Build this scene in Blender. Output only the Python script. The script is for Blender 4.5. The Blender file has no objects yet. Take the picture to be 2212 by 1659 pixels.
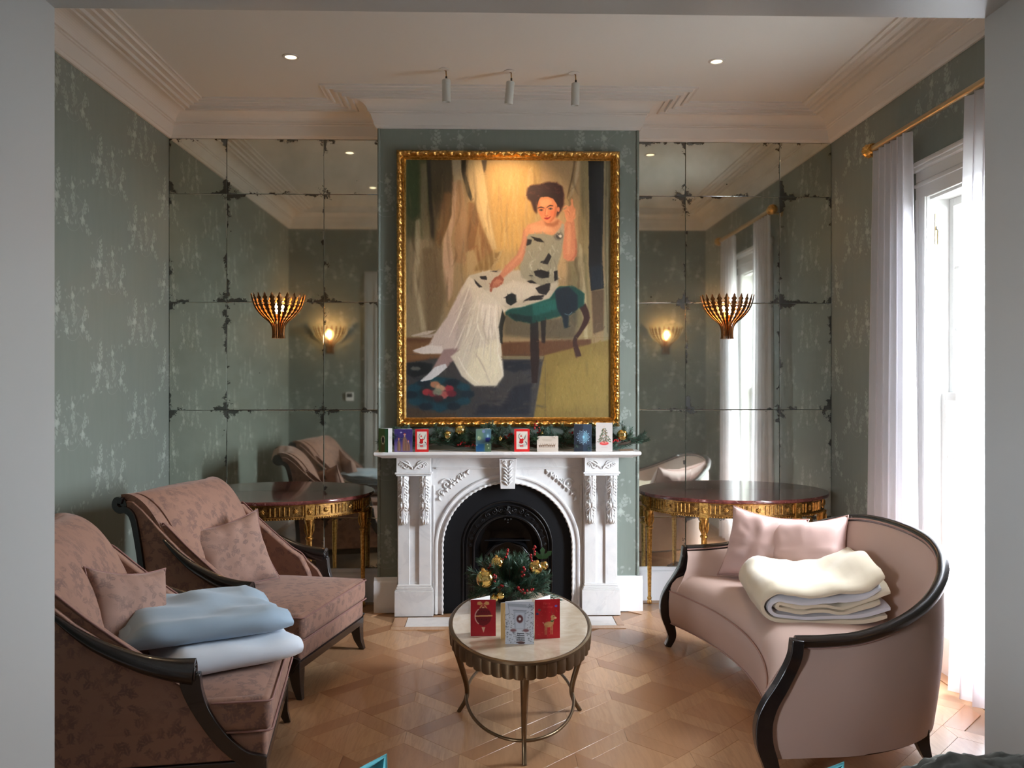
import bpy, bmesh, math, random
import numpy as np
from mathutils import Vector, Matrix, noise
random.seed(7)
R = math.radians
SC = bpy.context.scene
COL = SC.collection

# ------------------------------------------------------------------ camera
cd = bpy.data.cameras.new('camera'); cam = bpy.data.objects.new('camera', cd); COL.objects.link(cam)
cd.sensor_width = 36.0; cd.sensor_fit = 'HORIZONTAL'
cd.lens = 1850.0 / 2212.0 * 36.0
cd.shift_y = -7.5 / 2212.0
cam.location = (0, 0, 1.63); cam.rotation_euler = (R(90), 0, R(-1.49))
cd.clip_start = 0.05; cd.clip_end = 200
SC.camera = cam

# ------------------------------------------------------------------ world and exposure
SC.view_settings.view_transform = 'Standard'; SC.view_settings.look = 'None'
SC.view_settings.gamma = 1.0; SC.view_settings.use_curve_mapping = False
SC.view_settings.exposure = 0.0
SKY = 88.0
w = bpy.data.worlds.new('overcast_sky'); SC.world = w; w.use_nodes = True
bg = w.node_tree.nodes['Background']; bg.inputs[0].default_value = (0.86, 0.93, 1.0, 1); bg.inputs[1].default_value = SKY

def area(name, loc, rot, sx, sy, power, col, portal=False):
    l = bpy.data.lights.new(name, 'AREA'); l.shape = 'RECTANGLE'; l.size = sx; l.size_y = sy
    l.energy = power; l.color = col
    if portal: l.cycles.is_portal = True
    o = bpy.data.objects.new(name, l); COL.objects.link(o); o.location = loc; o.rotation_euler = rot
    return o
# portals (they emit nothing, they only guide sampling of the sky through the openings)
area('sky_portal', (2.82, 4.52, 1.45), (0, R(90), 0), 2.6, 0.9, 1, (1, 1, 1), True)
area('sky_portal', (-3.36, -.5, 1.75), (0, R(-90), 0), 1.7, 1.2, 1, (1, 1, 1), True)

cy = SC.cycles
cy.max_bounces = 9; cy.diffuse_bounces = 4; cy.glossy_bounces = 5; cy.transmission_bounces = 4
cy.transparent_max_bounces = 8; cy.caustics_reflective = False; cy.caustics_refractive = False
cy.sample_clamp_indirect = 6.0; cy.use_denoising = True

# ------------------------------------------------------------------ mesh helpers
class MB:
    def __init__(s): s.v = []; s.f = []; s.m = []; s.uv = {}
    def add(s, v, f, m=0):
        o = len(s.v); s.v += [tuple(p) for p in v]; s.f += [tuple(i + o for i in q) for q in f]; s.m += [m] * len(f)
        return s
    def box(s, x0, x1, y0, y1, z0, z1, m=0):
        v = [(x, y, z) for z in (z0, z1) for y in (y0, y1) for x in (x0, x1)]
        return s.add(v, [(0, 2, 3, 1), (4, 5, 7, 6), (0, 1, 5, 4), (2, 6, 7, 3), (0, 4, 6, 2), (1, 3, 7, 5)], m)
    def loft(s, rings, closed=True, caps=True, m=0):
        n = len(rings[0]); v = [p for r in rings for p in r]; f = []
        for i in range(len(rings) - 1):
            for j in range(n if closed else n - 1):
                k = (j + 1) % n
                f.append((i * n + j, i * n + k, (i + 1) * n + k, (i + 1) * n + j))
        if caps and closed:
            f.append(tuple(range(n - 1, -1, -1))); f.append(tuple((len(rings) - 1) * n + j for j in range(n)))
        return s.add(v, f, m)
    def tube(s, pts, r, seg=8, caps=True, flat=1.0, up=None, m=0):
        pts = [Vector(p) for p in pts]; n = len(pts)
        rr = r if isinstance(r, (list, tuple)) else [r] * n
        T = []
        for i in range(n):
            t = pts[min(i + 1, n - 1)] - pts[max(i - 1, 0)]
            T.append(t.normalized() if t.length > 1e-9 else Vector((0, 0, 1)))
        N = Vector(up) if up else (Vector((0, 0, 1)) if abs(T[0].z) < .9 else Vector((1, 0, 0)))
        rings = []
        for i in range(n):
            N = (N - T[i] * N.dot(T[i]))
            N = N.normalized() if N.length > 1e-6 else T[i].orthogonal().normalized()
            B = T[i].cross(N)
            rings.append([pts[i] + (N * math.cos(a) + B * math.sin(a) * flat) * rr[i] for a in [2 * math.pi * k / seg for k in range(seg)]])
        return s.loft(rings, True, caps, m)
    def sweep(s, pts, secs, side=(0, 1, 0), caps=True, m=0):
        # secs: one list of (a,b) for all points or one per point; a along side, b along tangent x side
        pts = [Vector(p) for p in pts]; n = len(pts); rings = []
        for i in range(n):
            t = (pts[min(i + 1, n - 1)] - pts[max(i - 1, 0)]).normalized()
            sd = Vector(side[i] if isinstance(side, list) else side); sd = (sd - t * sd.dot(t)).normalized()
            b = t.cross(sd); sec = secs[i] if isinstance(secs[0], list) else secs
            rings.append([pts[i] + sd * q[0] + b * q[1] for q in sec])
        return s.loft(rings, True, caps, m)
    def lathe(s, prof, seg=20, c=(0, 0, 0), a0=0, a1=2 * math.pi, m=0, flute=None):
        full = abs(a1 - a0 - 2 * math.pi) < 1e-6; k = seg if full else seg + 1; rings = []
        for r, z in prof:
            ring = []
            for i in range(k):
                a = a0 + (a1 - a0) * i / seg; q = r
                if flute and flute[0] < z < flute[1]: q = r * (1 - flute[3] * (0.5 - .5 * math.cos(a * flute[2])))
                ring.append((c[0] + q * math.cos(a), c[1] + q * math.sin(a), c[2] + z))
            rings.append(ring)
        return s.loft(rings, full, full, m)
    def prism(s, poly, fn, d0, d1, m=0):
        n = len(poly); v = [fn(p[0], p[1], d0) for p in poly] + [fn(p[0], p[1], d1) for p in poly]
        f = [tuple(range(n - 1, -1, -1)), tuple(range(n, 2 * n))]
        f += [(i, (i + 1) % n, n + (i + 1) % n, n + i) for i in range(n)]
        return s.add(v, f, m)
    def grid(s, fn, nu, nv, m=0, flip=False):
        v = [fn(i / nu, j / nv) for j in range(nv + 1) for i in range(nu + 1)]; f = []
        for j in range(nv):
            for i in range(nu):
                a = j * (nu + 1) + i; q = (a, a + 1, a + nu + 2, a + nu + 1); f.append(q[::-1] if flip else q)
        return s.add(v, f, m)
    def ball(s, c, r, seg=12, rings=8, sx=1, sy=1, sz=1, m=0):
        prof = [(max(1e-4, r * math.sin(math.pi * i / rings)), -r * math.cos(math.pi * i / rings)) for i in range(rings + 1)]
        rr = [[(c[0] + q * math.cos(2 * math.pi * k / seg) * sx, c[1] + q * math.sin(2 * math.pi * k / seg) * sy, c[2] + z * sz) for k in range(seg)] for q, z in prof]
        return s.loft(rr, True, True, m)
    def mesh(s, name, mats, smooth=True, ang=40):
        me = bpy.data.meshes.new(name); me.from_pydata(s.v, [], s.f)
        for mt in (mats if isinstance(mats, (list, tuple)) else [mats]): me.materials.append(mt)
        if any(s.m): me.polygons.foreach_set('material_index', s.m)
        bm = bmesh.new(); bm.from_mesh(me)
        bmesh.ops.recalc_face_normals(bm, faces=bm.faces)
        if smooth:
            ca = math.radians(ang)
            for f in bm.faces: f.smooth = True
            for e in bm.edges:
                if len(e.link_faces) == 2 and e.calc_face_angle(0) > ca: e.smooth = False
        bm.to_mesh(me); bm.free(); me.update()
        return me

def link(name, me, parent=None, loc=(0, 0, 0), rot=(0, 0, 0)):
    o = bpy.data.objects.new(name, me); COL.objects.link(o); o.location = loc; o.rotation_euler = rot
    if parent: o.parent = parent
    return o
def obj(name, mb, mats, parent=None, smooth=True, ang=40, bevel=0, seg=2, loc=(0, 0, 0), rot=(0, 0, 0), subsurf=0):
    o = link(name, mb.mesh(name, mats, smooth, ang), parent, loc, rot)
    if bevel:
        b = o.modifiers.new('soft_edge', 'BEVEL'); b.width = bevel; b.segments = seg; b.limit_method = 'ANGLE'; b.angle_limit = R(35)
        b.harden_normals = False
    if subsurf:
        b = o.modifiers.new('subd', 'SUBSURF'); b.levels = subsurf; b.render_levels = subsurf
    return o
def thing(name, label, cat, loc=(0, 0, 0), rz=0, group=None):
    o = bpy.data.objects.new(name, None); COL.objects.link(o); o.location = loc; o.rotation_euler = (0, 0, rz)
    o.empty_display_size = 0.1
    return tag(o, label, cat, group)
def tag(o, label, cat, group=None):
    o['label'] = label; o['category'] = cat
    if group: o['group'] = group
    return o
def struct(o): o['kind'] = 'structure'; return o
def kids(o): return [c for c in bpy.data.objects if c.parent == o]
def dup(o, loc=None, rz=None, parent=None, label=None):
    c = o.copy(); COL.objects.link(c)
    if parent is not None: c.parent = parent
    for k in kids(o): dup(k, parent=c)
    if loc is not None: c.location = loc
    if rz is not None: c.rotation_euler = (0, 0, rz)
    if label: c['label'] = label
    return c
def cr(pts, n):
    # Catmull-Rom through pts, n samples
    P = [Vector(p) for p in pts]; m = len(P) - 1; out = []
    for i in range(n):
        t = i / (n - 1) * m; k = min(int(t), m - 1); u = t - k
        p0 = P[k - 1] if k > 0 else P[0] * 2 - P[1]; p1 = P[k]; p2 = P[k + 1]
        p3 = P[k + 2] if k + 2 <= m else P[m] * 2 - P[m - 1]
        out.append(0.5 * ((2 * p1) + (p2 - p0) * u + (2 * p0 - 5 * p1 + 4 * p2 - p3) * u * u + (3 * p1 - p0 - 3 * p2 + p3) * u ** 3))
    return out
def lerp(a, b, t): return a + (b - a) * t
def sstep(a, b, x):
    t = max(0, min(1, (x - a) / (b - a))); return t * t * (3 - 2 * t)

# ------------------------------------------------------------------ raster for flat print (cards, painting, paper, damask)
class Ras:
    def __init__(s, W, H, col, k=1.0, ox=0, oy=0):
        s.W, s.H, s.k, s.ox, s.oy = W, H, k, ox, oy
        s.a = np.ones((H, W, 3), np.float32) * (np.array(col, np.float32) / 255)
    def P(s, pts): return [((x - s.ox) * s.k, (y - s.oy) * s.k) for x, y in pts]
    def mask(s, pts, blur=0.7):
        p = np.array(pts, np.float32); pad = int(blur * 3) + 2
        x0 = int(max(0, p[:, 0].min() - pad)); x1 = int(min(s.W, p[:, 0].max() + pad + 1))
        y0 = int(max(0, p[:, 1].min() - pad)); y1 = int(min(s.H, p[:, 1].max() + pad + 1))
        if x1 <= x0 or y1 <= y0: return None
        X, Y = np.meshgrid(np.arange(x0, x1) + .5, np.arange(y0, y1) + .5); m = np.zeros(X.shape, bool)
        for i in range(len(p)):
            xa, ya = p[i]; xb, yb = p[(i + 1) % len(p)]
            if ya == yb: continue
            c = ((ya > Y) != (yb > Y)) & (X < (xb - xa) * (Y - ya) / (yb - ya) + xa); m ^= c
        m = m.astype(np.float32)
        q = max(1, int(round(blur)))
        for _ in range(2):
            for ax in (0, 1):
                acc = np.zeros_like(m)
                for d in range(-q, q + 1):
                    acc += np.roll(m, d, ax)
                m = acc / (2 * q + 1)
        return m, x0, x1, y0, y1
    def poly(s, pts, col, a=1.0, blur=1.0):
        r = s.mask(s.P(pts), blur * getattr(s, 'bk', 1))
        if r is None: return
        m, x0, x1, y0, y1 = r; m = (m * a)[..., None]; c = np.array(col, np.float32) / 255
        s.a[y0:y1, x0:x1] = s.a[y0:y1, x0:x1] * (1 - m) + c * m
    def ell(s, cx, cy, rx, ry, col, a=1.0, blur=1.0, rot=0, n=22):
        c, d = math.cos(rot), math.sin(rot)
        s.poly([(cx + rx * math.cos(t) * c - ry * math.sin(t) * d, cy + rx * math.cos(t) * d + ry * math.sin(t) * c) for t in [2 * math.pi * i / n for i in range(n)]], col, a, blur)
    def stroke(s, pts, w, col, a=1.0, blur=1.0, n=None):
        P = [Vector((p[0], p[1], 0)) for p in pts]
        Q = cr(P, n or max(3, 5 * len(P))) if len(P) > 2 else P
        ws = w if isinstance(w, (list, tuple)) else [w, w]
        L, Rr = [], []
        for i, q in enumerate(Q):
            t = (Q[min(i + 1, len(Q) - 1)] - Q[max(i - 1, 0)]); t = t.normalized() if t.length else Vector((1, 0, 0))
            f = i / (len(Q) - 1) * (len(ws) - 1); k = min(int(f), len(ws) - 2); ww = lerp(ws[k], ws[k + 1], f - k) / 2
            nn = Vector((-t.y, t.x, 0)) * ww; L.append((q + nn)[:2]); Rr.append((q - nn)[:2])
        s.poly(L + Rr[::-1], col, a, blur)
    def image(s, name):
        im = bpy.data.images.new(name, s.W, s.H); b = np.ones((s.H, s.W, 4), np.float32)
        b[..., :3] = np.clip(s.a[::-1], 0, 1); im.pixels.foreach_set(b.ravel()); im.update(); im.pack()
        return im

# ------------------------------------------------------------------ material helpers
def mat(name, col=(.8, .8, .8), rough=.5, metal=0, sheen=0, coat=0, spec=.5, emit=None, est=0):
    m = bpy.data.materials.new(name); m.use_nodes = True; b = m.node_tree.nodes['Principled BSDF']
    b.inputs['Base Color'].default_value = (*col, 1); b.inputs['Roughness'].default_value = rough; b.inputs['Metallic'].default_value = metal
    b.inputs['Sheen Weight'].default_value = sheen; b.inputs['Coat Weight'].default_value = coat; b.inputs['Specular IOR Level'].default_value = spec
    if emit: b.inputs['Emission Color'].default_value = (*emit, 1); b.inputs['Emission Strength'].default_value = est
    m['b'] = 1
    return m
def nd(m, t, **kw):
    n = m.node_tree.nodes.new(t)
    for k, v in kw.items(): setattr(n, k, v)
    return n
def lk(m, a, b): m.node_tree.links.new(a, b)
def bsdf(m): return m.node_tree.nodes['Principled BSDF']
def coords(m, kind='Object', scale=(1, 1, 1), rot=(0, 0, 0)):
    t = nd(m, 'ShaderNodeTexCoord'); mp = nd(m, 'ShaderNodeMapping'); mp.inputs['Scale'].default_value = scale; mp.inputs['Rotation'].default_value = rot
    lk(m, t.outputs[kind], mp.inputs[0]); return mp.outputs[0]
def mixc(m, fac, a, b, blend='MIX'):
    n = nd(m, 'ShaderNodeMix', data_type='RGBA', blend_type=blend)
    for s, v in ((n.inputs[0], fac), (n.inputs[6], a), (n.inputs[7], b)):
        if isinstance(v, (int, float)): s.default_value = v
        elif isinstance(v, tuple): s.default_value = (*v, 1)
        else: lk(m, v, s)
    return n.outputs[2]
def math_(m, op, a, b=0.0, clamp=False):
    n = nd(m, 'ShaderNodeMath', operation=op, use_clamp=clamp)
    for s, v in ((n.inputs[0], a), (n.inputs[1], b)):
        if isinstance(v, (int, float)): s.default_value = v
        else: lk(m, v, s)
    return n.outputs[0]
def noise_(m, vec, scale, detail=3, rough=.5, dist=0):
    n = nd(m, 'ShaderNodeTexNoise'); n.inputs['Scale'].default_value = scale; n.inputs['Detail'].default_value = detail
    n.inputs['Roughness'].default_value = rough; n.inputs['Distortion'].default_value = dist
    if vec is not None: lk(m, vec, n.inputs['Vector'])
    return n.outputs['Fac']
def ramp(m, fac, stops):
    n = nd(m, 'ShaderNodeMapRange'); n.interpolation_type = 'SMOOTHSTEP'; n.inputs[1].default_value = stops[0]; n.inputs[2].default_value = stops[1]
    lk(m, fac, n.inputs[0]); return n.outputs[0]
def bump(m, h, strength=.3, dist=.01):
    n = nd(m, 'ShaderNodeBump'); n.inputs['Strength'].default_value = strength; n.inputs['Distance'].default_value = dist
    lk(m, h, n.inputs['Height']); lk(m, n.outputs[0], bsdf(m).inputs['Normal'])
def base(m, c): lk(m, c, bsdf(m).inputs['Base Color'])
# ------------------------------------------------------------------ printed patterns
def leaf_pts(x, y, L, W, a, n=7):
    c, s = math.cos(a), math.sin(a); up = []; dn = []
    for i in range(n + 1):
        t = i / n; wv = W * math.sin(math.pi * t ** .8) * .5; lx = L * t
        up.append((x + lx * c - wv * s, y + lx * s + wv * c)); dn.append((x + lx * c + wv * s, y + lx * s - wv * c))
    return up + dn[::-1]
def wallpaper_image():
    W, H = 1020, 620; r = Ras(W, H, (0, 0, 0)); rnd = random.Random(3)
    def put(fn):
        for hx, hy in ((0, 0), (510, 310)):
            for wx in (-W, 0, W):
                for wy in (-H, 0, H): fn(hx + wx, hy + wy)
    def P(pts, v, a, b=1):
        put(lambda ox, oy: r.poly([(x + ox, y + oy) for x, y in pts], (v, v, v), a, b) if -60 < max(p[0] for p in pts) + ox and min(p[0] for p in pts) + ox < W + 60 and -60 < max(p[1] for p in pts) + oy and min(p[1] for p in pts) + oy < H + 60 else None)
    def S(pts, w_, v, a): put(lambda ox, oy: r.stroke([(x + ox, y + oy) for x, y in pts], w_, (v, v, v), a, 1))
    def flower(x, y, R_, v):
        for k in range(7):
            a = k * .9 + rnd.random(); P(leaf_pts(x, y, R_ * (.8 + .4 * rnd.random()), R_ * .6, a), v, .65)
        for k in range(5):
            a = k * 1.256; P(leaf_pts(x + 2, y, R_ * .55, R_ * .4, a + .4), min(255, v + 40), .7)
    def spray(x, y, L, a, v, n=7):
        S([(x, y), (x + L * .5 * math.cos(a + .25), y + L * .5 * math.sin(a + .25)), (x + L * math.cos(a), y + L * math.sin(a))], [4, 1.5], v, .55)
        for i in range(n):
            t = (i + 1) / n; px = x + L * t * math.cos(a + .25 * (1 - t)); py = y + L * t * math.sin(a + .25 * (1 - t)); sd = 1 if i % 2 else -1
            P(leaf_pts(px, py, 38 * (1.15 - .5 * t), 21, a + sd * .8), v, .6)
    flower(120, 150, 40, 200); spray(128, 130, 120, -1.5, 205, 8); spray(120, 175, 90, 1.9, 170, 6); spray(95, 150, 70, 2.9, 150, 5)
    flower(300, 60, 30, 165); spray(300, 80, 80, 1.4, 150, 6); flower(420, 230, 34, 185); spray(420, 215, 95, -1.2, 170, 7); spray(440, 250, 80, .6, 150, 5)
    flower(40, 290, 24, 140); spray(250, 250, 100, -2.2, 140, 7); flower(235, 262, 26, 190); spray(350, 160, 60, 2.2, 120, 5)
    S([(60, 310), (110, 230), (60, 170), (130, 90), (90, 20), (150, -30)], [4, 3, 3], 150, .5)
    S([(420, 300), (350, 230), (430, 150), (330, 90), (400, 10)], [4, 3, 2], 140, .5)
    S([(120, 180), (200, 220), (240, 300), (330, 310), (430, 240)], [3, 3], 130, .5)
    for _ in range(46):
        x, y = rnd.uniform(0, 510), rnd.uniform(0, 310); P(leaf_pts(x, y, rnd.uniform(16, 40), rnd.uniform(9, 20), rnd.uniform(0, 6.3)), rnd.choice((100, 130, 160)), .55)
    im = r.image('wallpaper_pattern'); im.colorspace_settings.name = 'Non-Color'; return im
def damask_image():
    W = H = 400; r = Ras(W, H, (0, 0, 0)); rnd = random.Random(9)
    def P(pts, v, a):
        for wx in (-W, 0, W):
            for wy in (-H, 0, H): r.poly([(x + wx, y + wy) for x, y in pts], (v, v, v), a, 1.2)
    for (cx, cy) in ((90, 110), (290, 310)):
        for k in range(9): P(leaf_pts(cx + 8 * math.cos(k * .7), cy + 8 * math.sin(k * .7), 40 + 14 * rnd.random(), 26, k * .698 + rnd.uniform(-.15, .15)), 255, .9)
        for k in range(7): P(leaf_pts(cx, cy, 22, 9, k * .9 + .2), 0, .7)
    pts = []
    while len(pts) < 62:
        x, y = rnd.uniform(0, W), rnd.uniform(0, H)
        if all(min(abs(x - a), W - abs(x - a)) ** 2 + min(abs(y - b), H - abs(y - b)) ** 2 > 34 ** 2 for a, b in pts): pts.append((x, y))
        elif rnd.random() < .002: break
    for x, y in pts:
        if min(math.hypot(x - 90, y - 110), math.hypot(x - 290, y - 310)) < 50: continue
        a = rnd.uniform(0, 6.28); L = rnd.uniform(44, 66)
        P(leaf_pts(x, y, L, L * .45, a), 255, .85)
        for q in (.25, .5, .72):
            for sd in (-1, 1): P(leaf_pts(x + L * q * math.cos(a), y + L * q * math.sin(a), L * .42, L * .2, a + sd * 1.0), 255, .85)
        P(leaf_pts(x + 6 * math.cos(a), y + 6 * math.sin(a), L * .7, 4, a), 0, .55)
    return r.image('damask_pattern')
IM_PAPER = wallpaper_image(); IM_DAM = damask_image()

def wallpaper(name, ux):
    m = mat(name, (.3, .36, .32), .6, sheen=.1); t = nd(m, 'ShaderNodeTexCoord'); s = nd(m, 'ShaderNodeSeparateXYZ'); lk(m, t.outputs['Object'], s.inputs[0])
    c = nd(m, 'ShaderNodeCombineXYZ'); lk(m, math_(m, 'DIVIDE', s.outputs[ux], 1.02), c.inputs[0]); lk(m, math_(m, 'DIVIDE', s.outputs[2], .62), c.inputs[1])
    im = nd(m, 'ShaderNodeTexImage'); im.image = IM_PAPER; lk(m, c.outputs[0], im.inputs[0])
    n = noise_(m, coords(m, 'Object', (6, 6, 1.2)), 3, 4); g = mixc(m, n, (.152, .182, .160), (.184, .214, .188))
    streak = noise_(m, coords(m, 'Object', (160, 160, 3)), 2, 2); g = mixc(m, math_(m, 'MULTIPLY', streak, .22), g, (.28, .32, .28))
    base(m, mixc(m, math_(m, 'MULTIPLY', im.outputs[0], .75), g, (.50, .55, .51))); return m
M = {}
M['paper_y'] = wallpaper('wallpaper_floral', 1); M['paper_x'] = wallpaper('wallpaper_floral_b', 0)
M['paint'] = mat('white_gloss_paint', (.72, .715, .70), .33)
M['plaster'] = mat('ceiling_white', (.72, .72, .71), .85)
M['cornice'] = mat('cornice_white', (.74, .73, .715), .7)
M['wallgrey'] = mat('grey_wall_paint', (.62, .63, .63), .8)
M['skirt'] = mat('skirting_white', (.80, .81, .84), .4)
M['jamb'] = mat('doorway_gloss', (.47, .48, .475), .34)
def marble():
    m = mat('white_marble', (.8, .8, .8), .32); v = coords(m, 'Object', (1, 1, 1))
    n = noise_(m, v, 3.5, 8, .6, 2.5); base(m, mixc(m, ramp(m, n, (.52, .62)), (.80, .79, .79), (.60, .60, .62)))
    bs = mixc(m, ramp(m, noise_(m, v, 6, 6, .6, 1), (.3, .7)), (.76, .76, .77), (.83, .82, .82))
    base(m, mixc(m, math_(m, 'MULTIPLY', ramp(m, n, (.55, .6)), .18), bs, (.5, .5, .52))); return m
M['marble'] = marble()
M['iron'] = mat('black_cast_iron', (.006, .006, .007), .25, spec=.35); M['ironmatt'] = mat('black_slate', (.006, .0065, .008), .6, spec=.2)
def gold(name, c1, c2, rough):
    m = mat(name, c1, rough, 1.0); n = noise_(m, coords(m), 60, 4, .6); base(m, mixc(m, ramp(m, n, (.35, .65)), c1, c2))
    bump(m, n, .15, .003); return m
M['gilt'] = gold('gilded_carving', (.72, .42, .13), (.40, .21, .05), .34)
M['giltdark'] = gold('aged_gilt', (.46, .26, .085), (.17, .085, .03), .40)
M['brass'] = mat('antique_brass', (.50, .37, .21), .34, 1.0)
M['leafgold'] = mat('gold_leaf_inside', (.85, .38, .10), .5, .8); M['leafout'] = mat('shaded_leaf_outside', (.13, .055, .02), .42, 1.0)  # outer faces coloured dark for the shade on the backlit gilt leaves
M['bronze'] = mat('dark_bronze', (.17, .115, .065), .36, .85)
M['bauble'] = mat('gold_bauble', (.85, .62, .22), .07, 1.0)
M['berry'] = mat('red_berry', (.32, .008, .012), .25)
M['needle'] = mat('pine_needles', (.022, .07, .035), .5); M['needle2'] = mat('pine_needles_blue', (.045, .105, .075), .5)
M['stem'] = mat('twig_brown', (.07, .045, .03), .8)
M['ebony'] = mat('ebonised_wood', (.011, .008, .008), .26, coat=.35)
M['white'] = mat('white_card', (.80, .80, .80), .6)
M['whitemetal'] = mat('white_spotlight_metal', (.62, .65, .64), .4)
M['black'] = mat('black_plastic', (.01, .01, .01), .4)
def fabric(name, c1, c2, sc, rough=.85, sheen=.35, damask=True, tint=None):
    m = mat(name, c1, rough, sheen=sheen)
    bsdf(m).inputs['Sheen Roughness'].default_value = .4
    bsdf(m).inputs['Sheen Tint'].default_value = (*(tint or (1, .8, .75)), 1)
    v = coords(m, 'Object', (sc, sc, sc))
    if damask:
        im = nd(m, 'ShaderNodeTexImage'); im.image = IM_DAM; im.projection = 'BOX'; im.projection_blend = .25; lk(m, v, im.inputs[0])
        n = noise_(m, coords(m), 9, 3); f = math_(m, 'MULTIPLY', im.outputs[0], ramp(m, n, (.25, .6)))
        base(m, mixc(m, f, c1, c2))
    else:
        n = noise_(m, coords(m), 6, 4); base(m, mixc(m, n, c1, c2))
    f2 = noise_(m, coords(m, 'Object', (1, 1, 1)), 900, 1); bump(m, f2, .12, .001)
    return m
M['velvet'] = fabric('pink_damask_velvet', (.285, .158, .115), (.17, .098, .08), 3.2, sheen=.25)
M['velvetc'] = fabric('pink_damask_cushion', (.30, .18, .14), (.185, .115, .098), 4.0, sheen=.25)
M['satin'] = fabric('blush_satin', (.56, .40, .345), (.53, .375, .32), 1, rough=.48, sheen=.25, damask=False)
M['satinp'] = fabric('blush_cushion_satin', (.62, .43, .40), (.58, .40, .37), 1, rough=.45, sheen=.25, damask=False)
M['cream'] = fabric('cream_fleece', (.74, .66, .52), (.68, .60, .46), 1, rough=.95, sheen=.3, damask=False, tint=(1, 1, 1))
M['lining'] = fabric('white_fleece_lining', (.72, .73, .80), (.68, .69, .76), 1, rough=.95, sheen=.2, damask=False, tint=(1, 1, 1))
M['blue'] = fabric('pale_blue_fleece', (.30, .42, .55), (.36, .47, .58), 1, rough=.95, sheen=.35, damask=False, tint=(.9, .95, 1))
M['whitef'] = fabric('white_fleece', (.66, .74, .84), (.72, .78, .86), 1, rough=.95, sheen=.3, damask=False, tint=(1, 1, 1))
M['teal'] = fabric('turquoise_cotton', (.10, .40, .46), (.13, .46, .52), 1, rough=.8, sheen=.2, damask=False, tint=(.8, 1, 1))
M['greysofa'] = fabric('grey_linen', (.25, .25, .24), (.3, .3, .29), 1, rough=.9, sheen=.1, damask=False)
M['throw'] = fabric('dark_faux_fur', (.05, .05, .043), (.025, .025, .022), 1, rough=.95, sheen=.3, damask=False, tint=(1, 1, .9))
def piping(): return mat('pink_piping', (.42, .25, .22), .6)
M['piping'] = piping(); M['vpiping'] = mat('velvet_piping', (.25, .13, .115), .7)
def redmarble():
    m = mat('red_marble', (.1, .02, .02), .12, coat=.3); v = coords(m); n = noise_(m, v, 7, 8, .65, 2)
    b1 = mixc(m, ramp(m, n, (.4, .62)), (.085, .022, .02), (.17, .05, .045)); n2 = noise_(m, v, 14, 6, .6, 3)
    base(m, mixc(m, math_(m, 'MULTIPLY', ramp(m, n2, (.60, .68)), .5), b1, (.45, .25, .22))); return m
M['redmarble'] = redmarble()
def travertine():
    m = mat('cream_stone_top', (.6, .5, .4), .1, coat=.4); v = coords(m, 'Object', (1, 1, 1)); n = noise_(m, v, 5, 8, .65, 1.2)
    c = mixc(m, ramp(m, n, (.35, .65)), (.52, .42, .31), (.66, .57, .45)); n2 = noise_(m, v, 30, 4); base(m, mixc(m, math_(m, 'MULTIPLY', n2, .3), c, (.42, .35, .27))); return m
M['stone'] = travertine()
def wood_floor(attr):
    m = mat('oak_parquet' + ('_pieces' if not attr else '_rest'), (.4, .25, .15), .30, coat=.15)
    if attr: a = nd(m, 'ShaderNodeAttribute', attribute_name='rnd'); rv = a.outputs['Fac']
    else: a = nd(m, 'ShaderNodeObjectInfo'); rv = a.outputs['Random']
    tc = nd(m, 'ShaderNodeTexCoord'); ad = nd(m, 'ShaderNodeVectorMath', operation='ADD'); lk(m, tc.outputs['Object'], ad.inputs[0])
    cb = nd(m, 'ShaderNodeCombineXYZ')
    for i in range(3): lk(m, math_(m, 'MULTIPLY', rv, 17.3), cb.inputs[i])
    lk(m, cb.outputs[0], ad.inputs[1]); mp = nd(m, 'ShaderNodeMapping'); mp.inputs['Scale'].default_value = (34, 3.2, 1); lk(m, ad.outputs[0], mp.inputs[0])
    g = noise_(m, mp.outputs[0], 1.3, 5, .6, 1.2)
    c = mixc(m, rv, (.36, .175, .085), (.60, .365, .205)); c2 = mixc(m, math_(m, 'MULTIPLY', ramp(m, g, (.35, .7)), .45), c, (.33, .17, .085))
    base(m, c2); return m
M['oak'] = wood_floor(False); M['oakrest'] = wood_floor(True)
M['oakplain'] = mat('oak_boards', (.30, .17, .09), .35)
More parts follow.
